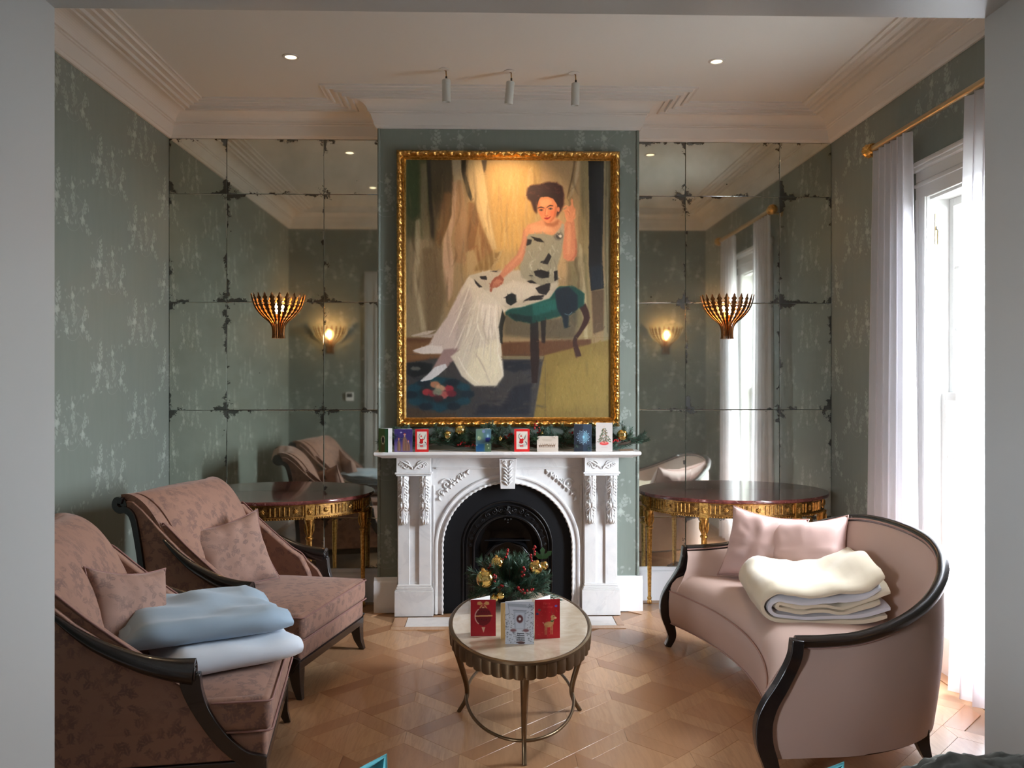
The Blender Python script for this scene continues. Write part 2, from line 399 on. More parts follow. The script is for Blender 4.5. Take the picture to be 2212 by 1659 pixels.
def mirror_mat():
    m = bpy.data.materials.new('antique_mirror_glass'); m.use_nodes = True; nt = m.node_tree; nt.nodes.clear()
    out = nd(m, 'ShaderNodeOutputMaterial')
    gl = nd(m, 'ShaderNodeBsdfGlossy'); gl.inputs['Roughness'].default_value = .035
    g2 = nd(m, 'ShaderNodeBsdfGlossy'); g2.inputs['Roughness'].default_value = .32; g2.inputs['Color'].default_value = (.42, .44, .38, 1)
    df = nd(m, 'ShaderNodeBsdfPrincipled'); df.inputs['Base Color'].default_value = (.012, .012, .011, 1); df.inputs['Roughness'].default_value = .35
    df2 = nd(m, 'ShaderNodeBsdfPrincipled'); df2.inputs['Base Color'].default_value = (.20, .215, .17, 1); df2.inputs['Roughness'].default_value = .3
    uv = nd(m, 'ShaderNodeUVMap', uv_map='edge'); s = nd(m, 'ShaderNodeSeparateXYZ'); lk(m, uv.outputs[0], s.inputs[0])
    sz = nd(m, 'ShaderNodeUVMap', uv_map='size'); s2 = nd(m, 'ShaderNodeSeparateXYZ'); lk(m, sz.outputs[0], s2.inputs[0])
    def ed(i):
        a = math_(m, 'MULTIPLY', s.outputs[i], s2.outputs[i]); b = math_(m, 'SUBTRACT', s2.outputs[i], a); return math_(m, 'MINIMUM', a, b)
    ex, ey = ed(0), ed(1); mn = math_(m, 'MINIMUM', ex, ey); sm = math_(m, 'ADD', ex, ey)
    v0 = coords(m, 'Object'); oi0 = nd(m, 'ShaderNodeObjectInfo'); va = nd(m, 'ShaderNodeVectorMath', operation='ADD'); lk(m, v0, va.inputs[0]); cb0 = nd(m, 'ShaderNodeCombineXYZ'); lk(m, math_(m, 'MULTIPLY', oi0.outputs['Random'], 30.0), cb0.inputs[0]); lk(m, cb0.outputs[0], va.inputs[1]); v = va.outputs[0]; n1 = noise_(m, v, 20, 8, .75, .3); n2 = noise_(m, v, 4.2, 3, .6); n3 = noise_(m, v, 2.2, 5, .6); n4 = noise_(m, v, 60, 3, .6)
    # foxing: strong near the corners of each sheet, patchy along the edges
    corner = math_(m, 'SUBTRACT', 1.0, math_(m, 'DIVIDE', sm, .16), True); edge = math_(m, 'SUBTRACT', 1.0, math_(m, 'DIVIDE', mn, .05), True)
    f = math_(m, 'ADD', math_(m, 'MULTIPLY', corner, .30), math_(m, 'MULTIPLY', math_(m, 'MULTIPLY', edge, ramp(m, n2, (.46, .64))), .42))
    f = math_(m, 'ADD', f, math_(m, 'MULTIPLY', math_(m, 'SUBTRACT', n1, .5), 1.35)); f = ramp(m, f, (.26, .36))
    spot = nd(m, 'ShaderNodeTexVoronoi'); spot.inputs['Scale'].default_value = 9; lk(m, v, spot.inputs['Vector'])
    sp = math_(m, 'SUBTRACT', 1.0, ramp(m, spot.outputs['Distance'], (.03, .045))); spm = nd(m, 'ShaderNodeSeparateColor'); lk(m, spot.outputs['Color'], spm.inputs[0])
    sp = math_(m, 'MULTIPLY', sp, math_(m, 'GREATER_THAN', spm.outputs[0], .72)); dark = math_(m, 'MAXIMUM', math_(m, 'MULTIPLY', f, .85), math_(m, 'MULTIPLY', sp, .8))
    oi = nd(m, 'ShaderNodeObjectInfo')
    tint = mixc(m, oi.outputs['Random'], (.74, .78, .70), (.82, .84, .75)); warm = ramp(m, n3, (.5, .75)); tint = mixc(m, math_(m, 'MULTIPLY', warm, .4), tint, (.66, .63, .48))
    lk(m, tint, gl.inputs['Color'])
    a = nd(m, 'ShaderNodeMixShader'); lk(m, math_(m, 'MULTIPLY', n3, .22), a.inputs[0]); lk(m, gl.outputs[0], a.inputs[1]); lk(m, g2.outputs[0], a.inputs[2])
    b = nd(m, 'ShaderNodeMixShader'); lk(m, math_(m, 'MULTIPLY', ramp(m, n2, (.3, .8)), .14), b.inputs[0]); lk(m, a.outputs[0], b.inputs[1]); lk(m, df2.outputs[0], b.inputs[2])
    c = nd(m, 'ShaderNodeMixShader'); lk(m, dark, c.inputs[0]); lk(m, b.outputs[0], c.inputs[1]); lk(m, df.outputs[0], c.inputs[2])
    lk(m, c.outputs[0], out.inputs[0]); return m
M['mirror'] = mirror_mat()
def voile():
    m = bpy.data.materials.new('white_voile'); m.use_nodes = True; nt = m.node_tree; nt.nodes.clear(); out = nd(m, 'ShaderNodeOutputMaterial')
    d = nd(m, 'ShaderNodeBsdfDiffuse'); d.inputs[0].default_value = (.86, .85, .89, 1); t = nd(m, 'ShaderNodeBsdfTranslucent'); t.inputs[0].default_value = (.88, .87, .92, 1)
    tr = nd(m, 'ShaderNodeBsdfTransparent'); a = nd(m, 'ShaderNodeMixShader'); a.inputs[0].default_value = .5; lk(m, d.outputs[0], a.inputs[1]); lk(m, t.outputs[0], a.inputs[2])
    b = nd(m, 'ShaderNodeMixShader'); b.inputs[0].default_value = .18; lk(m, a.outputs[0], b.inputs[1]); lk(m, tr.outputs[0], b.inputs[2]); lk(m, b.outputs[0], out.inputs[0]); return m
M['voile'] = voile()
def glass():
    m = bpy.data.materials.new('window_glass'); m.use_nodes = True; nt = m.node_tree; nt.nodes.clear(); out = nd(m, 'ShaderNodeOutputMaterial')
    tr = nd(m, 'ShaderNodeBsdfTransparent'); gl = nd(m, 'ShaderNodeBsdfGlossy'); gl.inputs['Roughness'].default_value = .02
    a = nd(m, 'ShaderNodeMixShader'); a.inputs[0].default_value = .06; lk(m, tr.outputs[0], a.inputs[1]); lk(m, gl.outputs[0], a.inputs[2]); lk(m, a.outputs[0], out.inputs[0]); return m
M['glass'] = glass()
def emitter(name, col, st):
    m = mat(name, (0, 0, 0), .5, emit=col, est=st); return m
M['lamp'] = emitter('warm_lamp_disc', (1, .80, .52), 3); M['bulb'] = emitter('candle_bulb', (1, .62, .25), 60)
def imgmat(name, im, rough=.5, bumpy=0):
    m = mat(name, (1, 1, 1), rough); t = nd(m, 'ShaderNodeTexImage'); t.image = im; u = nd(m, 'ShaderNodeUVMap', uv_map='print'); lk(m, u.outputs[0], t.inputs[0]); base(m, t.outputs[0])
    if bumpy: bump(m, noise_(m, coords(m, 'Object', (1, 1, .5)), 120, 4), bumpy, .002)
    return m
# ------------------------------------------------------------------ room shell
XL, XR, YF, YM, YB, ZC = -2.35, 2.555, 2.60, 6.35, 6.06, 3.60
BX0, BX1 = -0.781, 1.051
OX0, OX1, OZ, OY = -1.303, 1.526, 2.746, 2.23
WY0, WY1, WZ0, WZ1 = 4.10, 4.93, 0.16, 2.70

def wall(name, boxes, m=None):
    b = MB()
    for q in boxes: b.box(*q)
    return struct(obj(name, b, m or M['wallgrey'], smooth=False))
def two_mat(name, boxes, test, ma, mbk):
    o = wall(name, boxes, ma); me = o.data; me.materials.append(mbk)
    for p in me.polygons: p.material_index = 0 if test(p.normal, p.center) else 1
    return o
wall('wall_left', [(XL - .15, XL, YF, YM + .15, -.05, ZC)], M['paper_y'])
wall('wall_right', [(XR, XR + .22, YF, WY0, -.05, ZC), (XR, XR + .22, WY1, YM + .15, -.05, ZC), (XR, XR + .22, WY0, WY1, WZ1, ZC), (XR, XR + .22, WY0, WY1, -.05, WZ0)], M['paper_y'])
wall('wall_back', [(XL, XR, YM, YM + .15, -.05, ZC)], M['paper_x'])
br = two_mat('wall_chimney', [(BX0, -.35, YB, YM, 0, ZC), (.61, BX1, YB, YM, 0, ZC), (-.35, .61, YB, YM, .98, ZC), (-.35, .61, YM - .04, YM, 0, .98)], lambda n, c: abs(n.y) > .5, M['paper_x'], M['paper_y'])
two_mat('wall_front', [(XL - .15, OX0 - .02, OY, YF, 0, ZC), (OX1 + .02, XR + .22, OY, YF, 0, ZC), (OX0 - .02, OX1 + .02, OY, YF, OZ + .02, ZC)], lambda n, c: n.y > .5, M['paper_x'], M['wallgrey'])
struct(obj('ceiling', MB().box(XL - .15, XR + .22, YF, YM + .15, ZC, ZC + .12), M['plaster'], smooth=False))
# doorway linings and architraves (gloss white)
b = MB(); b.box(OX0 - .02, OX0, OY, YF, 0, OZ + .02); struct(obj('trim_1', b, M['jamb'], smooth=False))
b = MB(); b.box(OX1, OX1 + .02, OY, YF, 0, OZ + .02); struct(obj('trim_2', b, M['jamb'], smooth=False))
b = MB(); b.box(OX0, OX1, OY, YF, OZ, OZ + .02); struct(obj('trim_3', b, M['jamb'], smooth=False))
def architrave(name, y0, y1, ss):
    b = MB(); W = .16
    for a0, a1, t in ((.012, .16, .012), (.016, .04, .030), (.05, .13, .020), (.145, .16, .028)):
        d0, d1 = (y0, y0 + t * ss)
        ya, yb = min(d0, d1), max(d0, d1)
        b.box(OX0 - a1, OX0 - a0, ya, yb, 0, OZ + a1); b.box(OX1 + a0, OX1 + a1, ya, yb, 0, OZ + a1); b.box(OX0 - a0, OX1 + a0, ya, yb, OZ + a0, OZ + a1)
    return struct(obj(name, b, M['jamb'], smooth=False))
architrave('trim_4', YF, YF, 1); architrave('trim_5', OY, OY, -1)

# cornice swept round the room
prof = [(0, 3.405), (.014, 3.405), (.02, 3.412), (.024, 3.42), (.03, 3.425), (.05, 3.492), (.058, 3.496), (.058, 3.506), (.070, 3.508)]
prof += [(.070 + .085 * (1 - math.cos(a)), 3.508 + .062 * math.sin(a)) for a in [R(d) for d in range(10, 91, 10)]]
for d0 in (.160, .205, .250, .300):
    k = .012 if d0 != .205 else .018
    prof += [(d0, 3.572 + (d0 - .16) * .12), (d0 + .004, 3.572 + (d0 - .16) * .12 - k), (d0 + .016, 3.572 + (d0 - .16) * .12 - k), (d0 + .020, 3.574 + (d0 - .16) * .12), (d0 + .034, 3.576 + (d0 - .16) * .12)]
prof += [(.350, 3.588), (.352, 3.601)]
def offset_poly(pts, d):
    out = []; n = len(pts)
    for i in range(n):
        p, q, r_ = Vector(pts[i - 1]), Vector(pts[i]), Vector(pts[(i + 1) % n]); a = (q - p).normalized(); c = (r_ - q).normalized()
        n1 = Vector((a.y, -a.x)); n2 = Vector((c.y, -c.x)); out.append(q + n1 * d + n2 * d)
    return out
room = [(XL, YF), (XL, YM), (BX0, YM), (BX0, YB), (BX1, YB), (BX1, YM), (XR, YM), (XR, YF)]   # clockwise: inward is to the right
def sweep_room(name, prof, m, segs, pts=room, ang=25):
    # segs: list of edge indices; one object per named run
    lay = [offset_poly(pts, d) for d, z in prof]; n = len(pts)
    b = MB()
    for e in segs:
        i, j = e, (e + 1) % n
        v = [(lay[k][i].x, lay[k][i].y, prof[k][1]) for k in range(len(prof))] + [(lay[k][j].x, lay[k][j].y, prof[k][1]) for k in range(len(prof))]
        K = len(prof); b.add(v, [(k, k + 1, K + k + 1, K + k) for k in range(K - 1)])
    o = obj(name, b, m, smooth=False)
    bm = bmesh.new(); bm.from_mesh(o.data); bmesh.ops.remove_doubles(bm, verts=bm.verts, dist=1e-5); bm.to_mesh(o.data); bm.free()
    return struct(o)
sweep_room('trim_6', prof, M['cornice'], range(8), ang=30)
# skirting boards: tall white board with moulded cap
sk = [(0, .245), (.012, .245), (.016, .235), (.020, .222), (.028, .214), (.032, .205), (.032, .0)]
lay_pts = room
sweep_room('baseboard_left', sk, M['skirt'], [0]); sweep_room('baseboard_back', sk, M['skirt'], [1, 5]); sweep_room('baseboard_chimney', sk, M['skirt'], [2, 4])
sweep_room('baseboard_right', sk, M['skirt'], [6])
def chim_board(x0, x1):
    b = MB(); K = len(sk)
    v = [(x0, YB - d, z) for d, z in sk] + [(x1, YB - d, z) for d, z in sk]; b.add(v, [(k, k + 1, K + k + 1, K + k) for k in range(K - 1)])
    return b
b = chim_board(BX0 - .032, -.65); b2 = chim_board(.90, BX1 + .032); b.add(b2.v, b2.f); struct(obj('baseboard_hearth', b, M['skirt'], ang=25))
# front wall boards, either side of the doorway
for nm, xa, xb in (('baseboard_front', XL, OX0 - .16), ('baseboard_front', OX1 + .16, XR)):
    b = MB(); K = len(sk); b.add([(xa, YF + d, z) for d, z in sk] + [(xb, YF + d, z) for d, z in sk], [(k, k + 1, K + k + 1, K + k) for k in range(K - 1)]); struct(obj(nm, b, M['skirt'], ang=25))
# corner bead strips on the chimney breast
b = MB()
for x in (BX0, BX1): b.tube([(x, YB, .24), (x, YB, 3.41)], .011, 10)
struct(obj('trim_7', b, M['paper_x']))

# ------------------------------------------------------------------ camera-side room (the photographer's room)
PX0, PX1, PY0 = -3.2, XR, -3.2; wy0, wy1, wz0, wz1 = -.95, -.15, 1.1, 2.4
wall('wall_far_right', [(PX1, PX1 + .22, PY0, OY, -.05, ZC)]); wall('wall_behind', [(PX0, PX1, PY0 - .15, PY0, -.05, ZC)])
wall('wall_far_left', [(PX0 - .15, PX0, PY0, wy0, -.05, ZC), (PX0 - .15, PX0, wy1, OY, -.05, ZC), (PX0 - .15, PX0, wy0, wy1, wz1, ZC), (PX0 - .15, PX0, wy0, wy1, -.05, wz0)])
wall('wall_return', [(PX0 - .15, XL - .15, OY, OY + .2, -.05, ZC)])
struct(obj('ceiling_rear', MB().box(PX0 - .15, PX1 + .22, PY0 - .15, OY, ZC, ZC + .12), M['plaster'], smooth=False))
b = MB()
for y in (wy0, (wy0 + wy1) / 2, wy1): b.box(PX0 - .11, PX0 - .06, y - .025, y + .025, wz0, wz1)
for z in (wz0 + .02, (wz0 + wz1) / 2, wz1 - .02): b.box(PX0 - .11, PX0 - .06, wy0, wy1, z - .022, z + .022)
b.box(PX0 - .15, PX0 + .04, wy0 - .05, wy1 + .05, wz0 - .05, wz0)
struct(obj('fill_window', b, M['paint'], smooth=False))  # unseen window, added so sky light fills in from the left

# ------------------------------------------------------------------ ground outside
m = mat('pale_paving', (.5, .49, .46), .9); base(m, mixc(m, noise_(m, coords(m), 3, 5), (.42, .42, .38), (.55, .54, .50)))
b = MB(); b.box(XR + .26, 30, -20, 26, -.5, -.35); b.box(-30, PX0 - .2, -20, 26, -.5, -.35); struct(obj('ground', b, m, smooth=False))

# ------------------------------------------------------------------ parquet floor
fl = MB(); fl.box(XL - .15, XR + .22, OY, YM + .15, -.06, -.0145)
FLOOR = struct(obj('floor', fl, M['oakplain'], smooth=False))
fr = MB(); fr.box(PX0 - .15, PX1 + .22, PY0 - .15, OY, -.06, 0); struct(obj('floor_rear', fr, M['oakplain'], smooth=False))
S_, W_ = .262, .095; CELL = S_ + W_; q2 = math.sqrt(.5)
def rot45(a, b_): return ((a - b_) * q2, (a + b_) * q2)
def piece_local(kind):
    s, w = S_, W_
    if kind == 0: return [(0, 0), (s, 0), (s, s), (0, s)]
    # strips with ends cut parallel to the long room axis (mitred)
    if kind == 1: return [(s, 0), (s + w, 0), (s + w, s + w), (s, s)]          # runs along b
    return [(0, s), (s, s), (s + w, s + w), (0, s + w)]                          # runs along a
def prism_piece(poly, inset=.0004, ch=.0006, th=.0135):
    c = (sum(p[0] for p in poly) / len(poly), sum(p[1] for p in poly) / len(poly)); n = len(poly)
    def ins(d):
        out = []
        for i in range(n):
            p, q, r_ = [Vector(poly[k % n]) for k in (i - 1, i, i + 1)]; a = (q - p).normalized(); e = (r_ - q).normalized()
            n1 = Vector((-a.y, a.x)); n2 = Vector((-e.y, e.x)); k = 1 + n1.dot(n2); out.append(q + (n1 + n2) * (d / max(k, .2)))
        return out
    b = MB(); A = ins(inset); B = ins(inset + ch)
    b.loft([[(p.x, p.y, -th) for p in A], [(p.x, p.y, -ch) for p in A], [(p.x, p.y, 0) for p in B]], True, True)
    return b
pieces = []
for i in range(-30, 31):
    for j in range(-30, 31):
        ox, oy = rot45(i * CELL, j * CELL); ox += .12; oy += 4.5
        for k in range(3):
            pl = [rot45(*p) for p in piece_local(k)]; w_ = [(ox + p[0], oy + p[1]) for p in pl]
            if min(p[0] for p in w_) < XL + .02 or max(p[0] for p in w_) > XR - .02 or max(p[1] for p in w_) > YM - .02 or min(p[1] for p in w_) < OY + .01: continue
            cxx = sum(p[0] for p in w_) / 4; cyy = sum(p[1] for p in w_) / 4
            if -.66 < cxx < .91 and cyy > 5.60: continue     # hearth
            pieces.append((k, ox, oy, cxx, cyy))
# the pieces that show best: in front of the camera's cone and not under the furniture
def vis(p):
    x, y = p[3], p[4]; v = abs((x - .35)) * 1.0
    hid = (x < -1.15) or (x > 1.3 and y > 3.5 and x < 2.1) or y < 3.5
    return y * .35 + v + (6 if hid else 0)
pieces.sort(key=vis)
locm = [obj('parquet_block', prism_piece([rot45(*p) for p in piece_local(k)]), M['oak'], FLOOR, ang=20) for k in range(3)]
mdat = [o.data for o in locm]
for o in locm: bpy.data.objects.remove(o)
for k, ox, oy, cx_, cy_ in pieces[:298]:
    o = link('parquet_block', mdat[k], FLOOR, (ox, oy, random.uniform(-.0004, 0)))
rb = MB(); rnd_v = []
for k, ox, oy, cx_, cy_ in pieces[298:]:
    q = prism_piece([(ox + p[0], oy + p[1]) for p in [rot45(*t) for t in piece_local(k)]]); rb.add(q.v, q.f); rnd_v += [random.random()] * len(q.v)
o = obj('parquet_field', rb, M['oakrest'], FLOOR, ang=20); o['kind'] = 'stuff'
at = o.data.attributes.new('rnd', 'FLOAT', 'POINT'); at.data.foreach_set('value', rnd_v)
# parquet border boards closing the field against the walls
bb = MB()
for q in ((XL, XR, YM - .10, YM, -.014, -.0006), (XL, XL + .1, OY, YM - .1, -.014, -.0006), (XR - .1, XR, OY, YM - .1, -.014, -.0006)): bb.box(*q)
bb.box(XL, XR, OY, YM, -.0145, -.0062)
obj('border_board', bb, M['oakplain'], FLOOR, smooth=False)
# hearth: white slab in an oak frame
H = thing('hearth', 'white marble hearth slab set flush in an oak border before the fireplace', 'hearth', (.12, 5.77, 0))
b = MB(); b.box(-.68, .725, -.09 + .0, .13, -.012, .002); obj('slab', b, M['marble'], H, bevel=.001, smooth=False)
for q in ((-.77, .775, -.165, -.095), (-.77, -.685, -.09, .13), (.73, .775, -.09, .13)):
    obj('border', MB().box(q[0], q[1], q[2], q[3], -.012, .003), M['oak'], H, smooth=False, bevel=.001)

# ------------------------------------------------------------------ sash window on the right
WN = struct(thing('window_1', 'x', 'window')); del WN['label'], WN['category']
b = MB(); x = XR
for y0, y1 in ((4.00, 4.13), (4.90, 5.03)):
    b.box(x - .022, x, y0, y1, 0.0, 2.70); b.box(x - .034, x - .02, y0 + .004, y0 + .03, 0, 2.70); b.box(x - .030, x - .02, y1 - .035, y1 - .008, 0, 2.70)
obj('casing', b, M['paint'], WN, smooth=False, bevel=.003)
b = MB(); b.box(x - .022, x, 4.0, 5.03, 2.695, 2.80); b.box(x - .032, x, 4.0, 5.03, 2.77, 2.79); b.box(x - .022, x, 4.0, 5.03, 2.80, 2.87)
b.box(x - .05, x, 3.985, 5.045, 2.862, 2.882); b.box(x - .062, x, 3.975, 5.055, 2.882, 2.90); b.box(x - .045, x, 3.985, 5.045, 2.90, 2.912); b.box(x - .028, x, 3.99, 5.04, 2.912, 2.926)
obj('head_casing', b, M['paint'], WN, smooth=False, bevel=.003)
b = MB(); b.box(x, x + .21, WY0, WY0 + .02, WZ0, WZ1); b.box(x, x + .21, WY1 - .02, WY1, WZ0, WZ1); b.box(x, x + .21, WY0, WY1, WZ1 - .02, WZ1)
obj('reveal_lining', b, M['paint'], WN, smooth=False)
b = MB(); b.box(x - .03, x + .24, WY0 - .02, WY1 + .02, WZ0 - .03, WZ0 + .012); obj('sill', b, M['paint'], WN, smooth=False, bevel=.004)
def sash(name, X0, zb, zt, nrow):
    y0, y1 = WY0 + .02, WY1 - .02; f = .045
    s_ = MB(); s_.box(X0, X0 + .04, y0, y0 + f, zb, zt); s_.box(X0, X0 + .04, y1 - f, y1, zb, zt); s_.box(X0, X0 + .04, y0 + f, y1 - f, zt - .045, zt); s_.box(X0, X0 + .04, y0 + f, y1 - f, zb, zb + .055)
    so = obj(name, s_, M['paint'], WN, smooth=False, bevel=.002)
    gy0, gy1, gz0, gz1 = y0 + f, y1 - f, zb + .055, zt - .045
    for k in (1, 2):
        yy = lerp(gy0, gy1, k / 3); obj('glazing_bar', MB().box(X0 + .008, X0 + .034, yy - .009, yy + .009, gz0, gz1), M['paint'], so, smooth=False)
    for k in range(1, nrow):
        zz = lerp(gz0, gz1, k / nrow); obj('glazing_bar', MB().box(X0 + .009, X0 + .033, gy0, gy1, zz - .009, zz + .009), M['paint'], so, smooth=False)
    for i in range(3):
        for k in range(nrow):
            obj('pane', MB().box(X0 + .019, X0 + .023, lerp(gy0, gy1, i / 3) + .009, lerp(gy0, gy1, (i + 1) / 3) - .009, lerp(gz0, gz1, k / nrow) + .009, lerp(gz0, gz1, (k + 1) / nrow) - .009), M['glass'], so, smooth=False)
sash('upper_sash', x + .115, 1.51, 2.68, 3); sash('lower_sash', x + .07, WZ0 + .01, 1.56, 4)
pl = MB(); pl.box(x + .036, x + .044, WY1 - .023, WY1 - .019, 2.44, 2.60); plo = None
fit = MB(); fit.box(x + .03, x + .062, WY1 - .026, WY1 - .019, 2.42, 2.60); fo = obj('sash_pulley', fit, M['brass'], WN, smooth=False, bevel=.002)
obj('sash_cord', MB().tube([(x + .046, WY1 - .032, 2.50), (x + .046, WY1 - .032, 1.6)], .004, 6), M['white'], WN)
obj('pulley_wheel', MB().tube([(x + .046, WY1 - .036, 2.515), (x + .046, WY1 - .024, 2.515)], .014, 14), M['black'], WN)

# ------------------------------------------------------------------ curtain pole and voiles
CX = 2.42; CP = thing('curtain_pole', 'gilded curtain pole with round finials above the tall window', 'curtain pole', (CX, 4.55, 3.095))
obj('pole', MB().tube([(0, -.80, 0), (0, .80, 0)], .019, 16), M['brass'], CP)
for s in (-1, 1):
    f = MB(); pr = [(.001, 0), (.028, .0), (.034, .008), (.022, .018), (.018, .026), (.034, .038), (.046, .06), (.044, .082), (.030, .10), (.012, .108), (.001, .11)]
    rings = []
    for r_, z in pr:
        rings.append([(r_ * (1 - .10 * (i % 2) * (z > .03)) * math.cos(2 * math.pi * i / 24), s * (.79 + z), r_ * (1 - .10 * (i % 2) * (z > .03)) * math.sin(2 * math.pi * i / 24)) for i in range(24)])
    f.loft(rings); obj('finial', f, M['gilt'], CP)
    br_ = MB(); br_.tube([(0, s * .70, 0), (.06, s * .70, -.004), (.135, s * .70, -.004)], .009, 8); br_.tube([(.12, s * .70, -.004), (.135, s * .70, -.004)], .03, 16); obj('bracket', br_, M['brass'], CP)
def curtain(name, label, ytop, ybot, n, seed, zb=.012):
    rn = random.Random(seed); ph = [rn.uniform(-.4, .4) for _ in range(40)]
    b = MB(); NU, NV = n * 14, 26
    def fn(side):
        def g(u, v):
            z = lerp(zb, 3.07, v); u0 = u; u = u + .035 * math.sin(u * 9 + seed) + .018 * math.sin(u * 21 + seed * 2); y = lerp(lerp(ybot[0], ybot[1], u), lerp(ytop[0], ytop[1], u), v ** .8)
            am = lerp(.040, .022, v); k = u * n; p = ph[int(k) % 40]
            off = am * math.sin(2 * math.pi * k + p * (1 - v) * 1.5) + .012 * noise.noise((u * 6, v * 2, seed)) * (1 - v)
            return (CX + .005 + off + side * .0006, y + .012 * math.sin(4 * math.pi * k + p), z)
        return g
    b.grid(fn(0), NU, NV)
    return tag(obj(name, b, M['voile'], ang=80), label, 'curtain', None)
curtain('voile_curtain', 'white pleated voile curtain at the window side nearest the mirrored wall', (4.87, 5.33), (4.80, 5.42), 6, 1)
curtain('voile_curtain', 'white voile curtain hanging at the window side nearest the doorway', (3.77, 4.30), (3.74, 4.44), 6, 2)
# ------------------------------------------------------------------ antique mirror sheets
def mirror_wall(label, xs):
    zs = [.245, .615, 1.412, 2.206, 3.0, 3.404]
    T = thing('antique_mirror_wall', label, 'mirror', ((xs[0] + xs[-1]) / 2, YM, 0)); ox = (xs[0] + xs[-1]) / 2; rn = random.Random(int(xs[0] * 100))
    for i in range(len(xs) - 1):
        for k in range(len(zs) - 1):
            g = .0016; x0, x1, z0, z1 = xs[i] + g - ox, xs[i + 1] - g - ox, zs[k] + g, zs[k + 1] - g; w_, h_ = x1 - x0, z1 - z0
            me = bpy.data.meshes.new('mirror_panel'); t = -.012; e = .0025
            v = [(x0, t + e * .5, z0), (x1, t + e * .5, z0), (x1, t + e * .5, z1), (x0, t + e * .5, z1), (x0 + e, t, z0 + e), (x1 - e, t, z0 + e), (x1 - e, t, z1 - e), (x0 + e, t, z1 - e), (x0, -.001, z0), (x1, -.001, z0), (x1, -.001, z1), (x0, -.001, z1)]
            v = [(a, b_ , c) for a, b_, c in v]
            f = [(4, 5, 6, 7), (0, 1, 5, 4), (1, 2, 6, 5), (2, 3, 7, 6), (3, 0, 4, 7), (8, 9, 1, 0), (9, 10, 2, 1), (10, 11, 3, 2), (11, 8, 0, 3)]
            me.from_pydata(v, [], f); me.materials.append(M['mirror'])
            ue = me.uv_layers.new(name='edge'); us = me.uv_layers.new(name='size')
            for L in me.loops:
                p = v[L.vertex_index]; ue.data[L.index].uv = ((p[0] - x0) / w_, (p[2] - z0) / h_); us.data[L.index].uv = (w_, h_)
            o = link('mirror_panel', me, T)
            # sheets are never perfectly coplanar
            o.rotation_euler = (rn.uniform(-.0006, .0006), 0, rn.uniform(-.0006, .0006))
    return T
mirror_wall('foxed antique mirror panels behind the armchairs, left of the fireplace', [XL + .002, -1.929, -1.221, BX0 - .004])
mirror_wall('foxed antique mirror panels behind the sofa, right of the fireplace', [BX1 + .004, 1.457, 2.163, XR - .002])

# ------------------------------------------------------------------ fireplace
FX = .125; Yf = 5.95
FP = thing('fireplace', 'carved white marble chimneypiece with arched black cast iron insert', 'fireplace', (FX, 6.06, 0))
def L(x): return x   # local x
def fp(name, b, m=None, par=None, **k): return obj(name, b, m or M['marble'], par or FP, **k)
# arched jamb/spandrel slab
b = MB(); AR, SZ = .452, .463; y0, y1 = -.06, 0.0
arc = [(AR * math.cos(a), SZ + AR * math.sin(a)) for a in [math.pi * i / 40 for i in range(41)]]
outer = [(.775 - .012, 0), (.775 - .012, 1.095)]
# build as strips between arch and outline
def strip(b, X, yf, yb, zt):
    top = []
    pts = [(AR, 0)] + arc + [(-AR, 0)]
    out = []
    for (x, z) in pts:
        if z < SZ + 1e-6: out.append((X if x > 0 else -X, z))
        else:
            a = math.atan2(z - SZ, x); tx = X if abs(math.cos(a)) > 1e-6 else 0
            ca, sa = math.cos(a), math.sin(a); H_ = zt - SZ
            s_ = min(X / abs(ca) if abs(ca) > 1e-6 else 9, H_ / sa if sa > 1e-6 else 9); out.append((s_ * ca, SZ + s_ * sa))
    n = len(pts)
    V = [(p[0], yf, p[1]) for p in pts] + [(p[0], yf, p[1]) for p in out] + [(p[0], yb, p[1]) for p in pts] + [(p[0], yb, p[1]) for p in out]
    F = []
    for i in range(n - 1):
        F.append((i, i + 1, n + i + 1, n + i)); F.append((i, 2 * n + i, 2 * n + i + 1, i + 1)); F.append((n + i, n + i + 1, 3 * n + i + 1, 3 * n + i))
    F += [(0, n, 3 * n, 2 * n), (n - 1, 2 * n - 1, 4 * n - 1, 3 * n - 1)]
    # corner fillers
    for sgn in (1, -1):
        pass
    b.add(V, F)
strip(b, .768, -.065, -.001, 1.098)
b.box(.40, .768, -.065, -.001, .70, 1.10) if False else None
fp('arched_panel', b, ang=30)
# fill the corners the strip leaves (rectangular top corners)
b = MB(); 
for s in (-1, 1): b.prism([(s * .50, 1.098), (s * .768, 1.098), (s * .768, .82)], lambda x, z, d: (x, d, z), -.065, -.001)
b.box(-.768, .768, -.0665, -.001, 1.022, 1.12); fp('frieze_backing', b, smooth=False)
# arch mouldings
def arch_sweep(R0, sec, yoff, b=None, n=48, twist=False):
    b = b or MB(); pts = [(R0, yoff, .0)] + [(R0, yoff, SZ * t) for t in (.33, .66)] + [(R0 * math.cos(a), yoff, SZ + R0 * math.sin(a)) for a in [math.pi * i / n for i in range(n + 1)]] + [(-R0, yoff, SZ * t) for t in (.66, .33)] + [(-R0, yoff, 0)]
    rings = []
    for i, p in enumerate(pts):
        x, _, z = p
        if z >= SZ - 1e-6: nx, nz = x / R0, (z - SZ) / R0
        else: nx, nz = (1 if x > 0 else -1), 0
        rings.append([(x + nx * q[0], yoff + q[1], z + nz * q[0]) for q in sec])
    return b.loft(rings, True, True)
fp('arch_moulding', arch_sweep(AR, [(.0, .05), (0, -.006), (.006, -.012), (.012, -.004), (.034, -.004), (.040, -.016), (.050, -.018), (.058, -.010), (.060, .05)], -.065), ang=30)
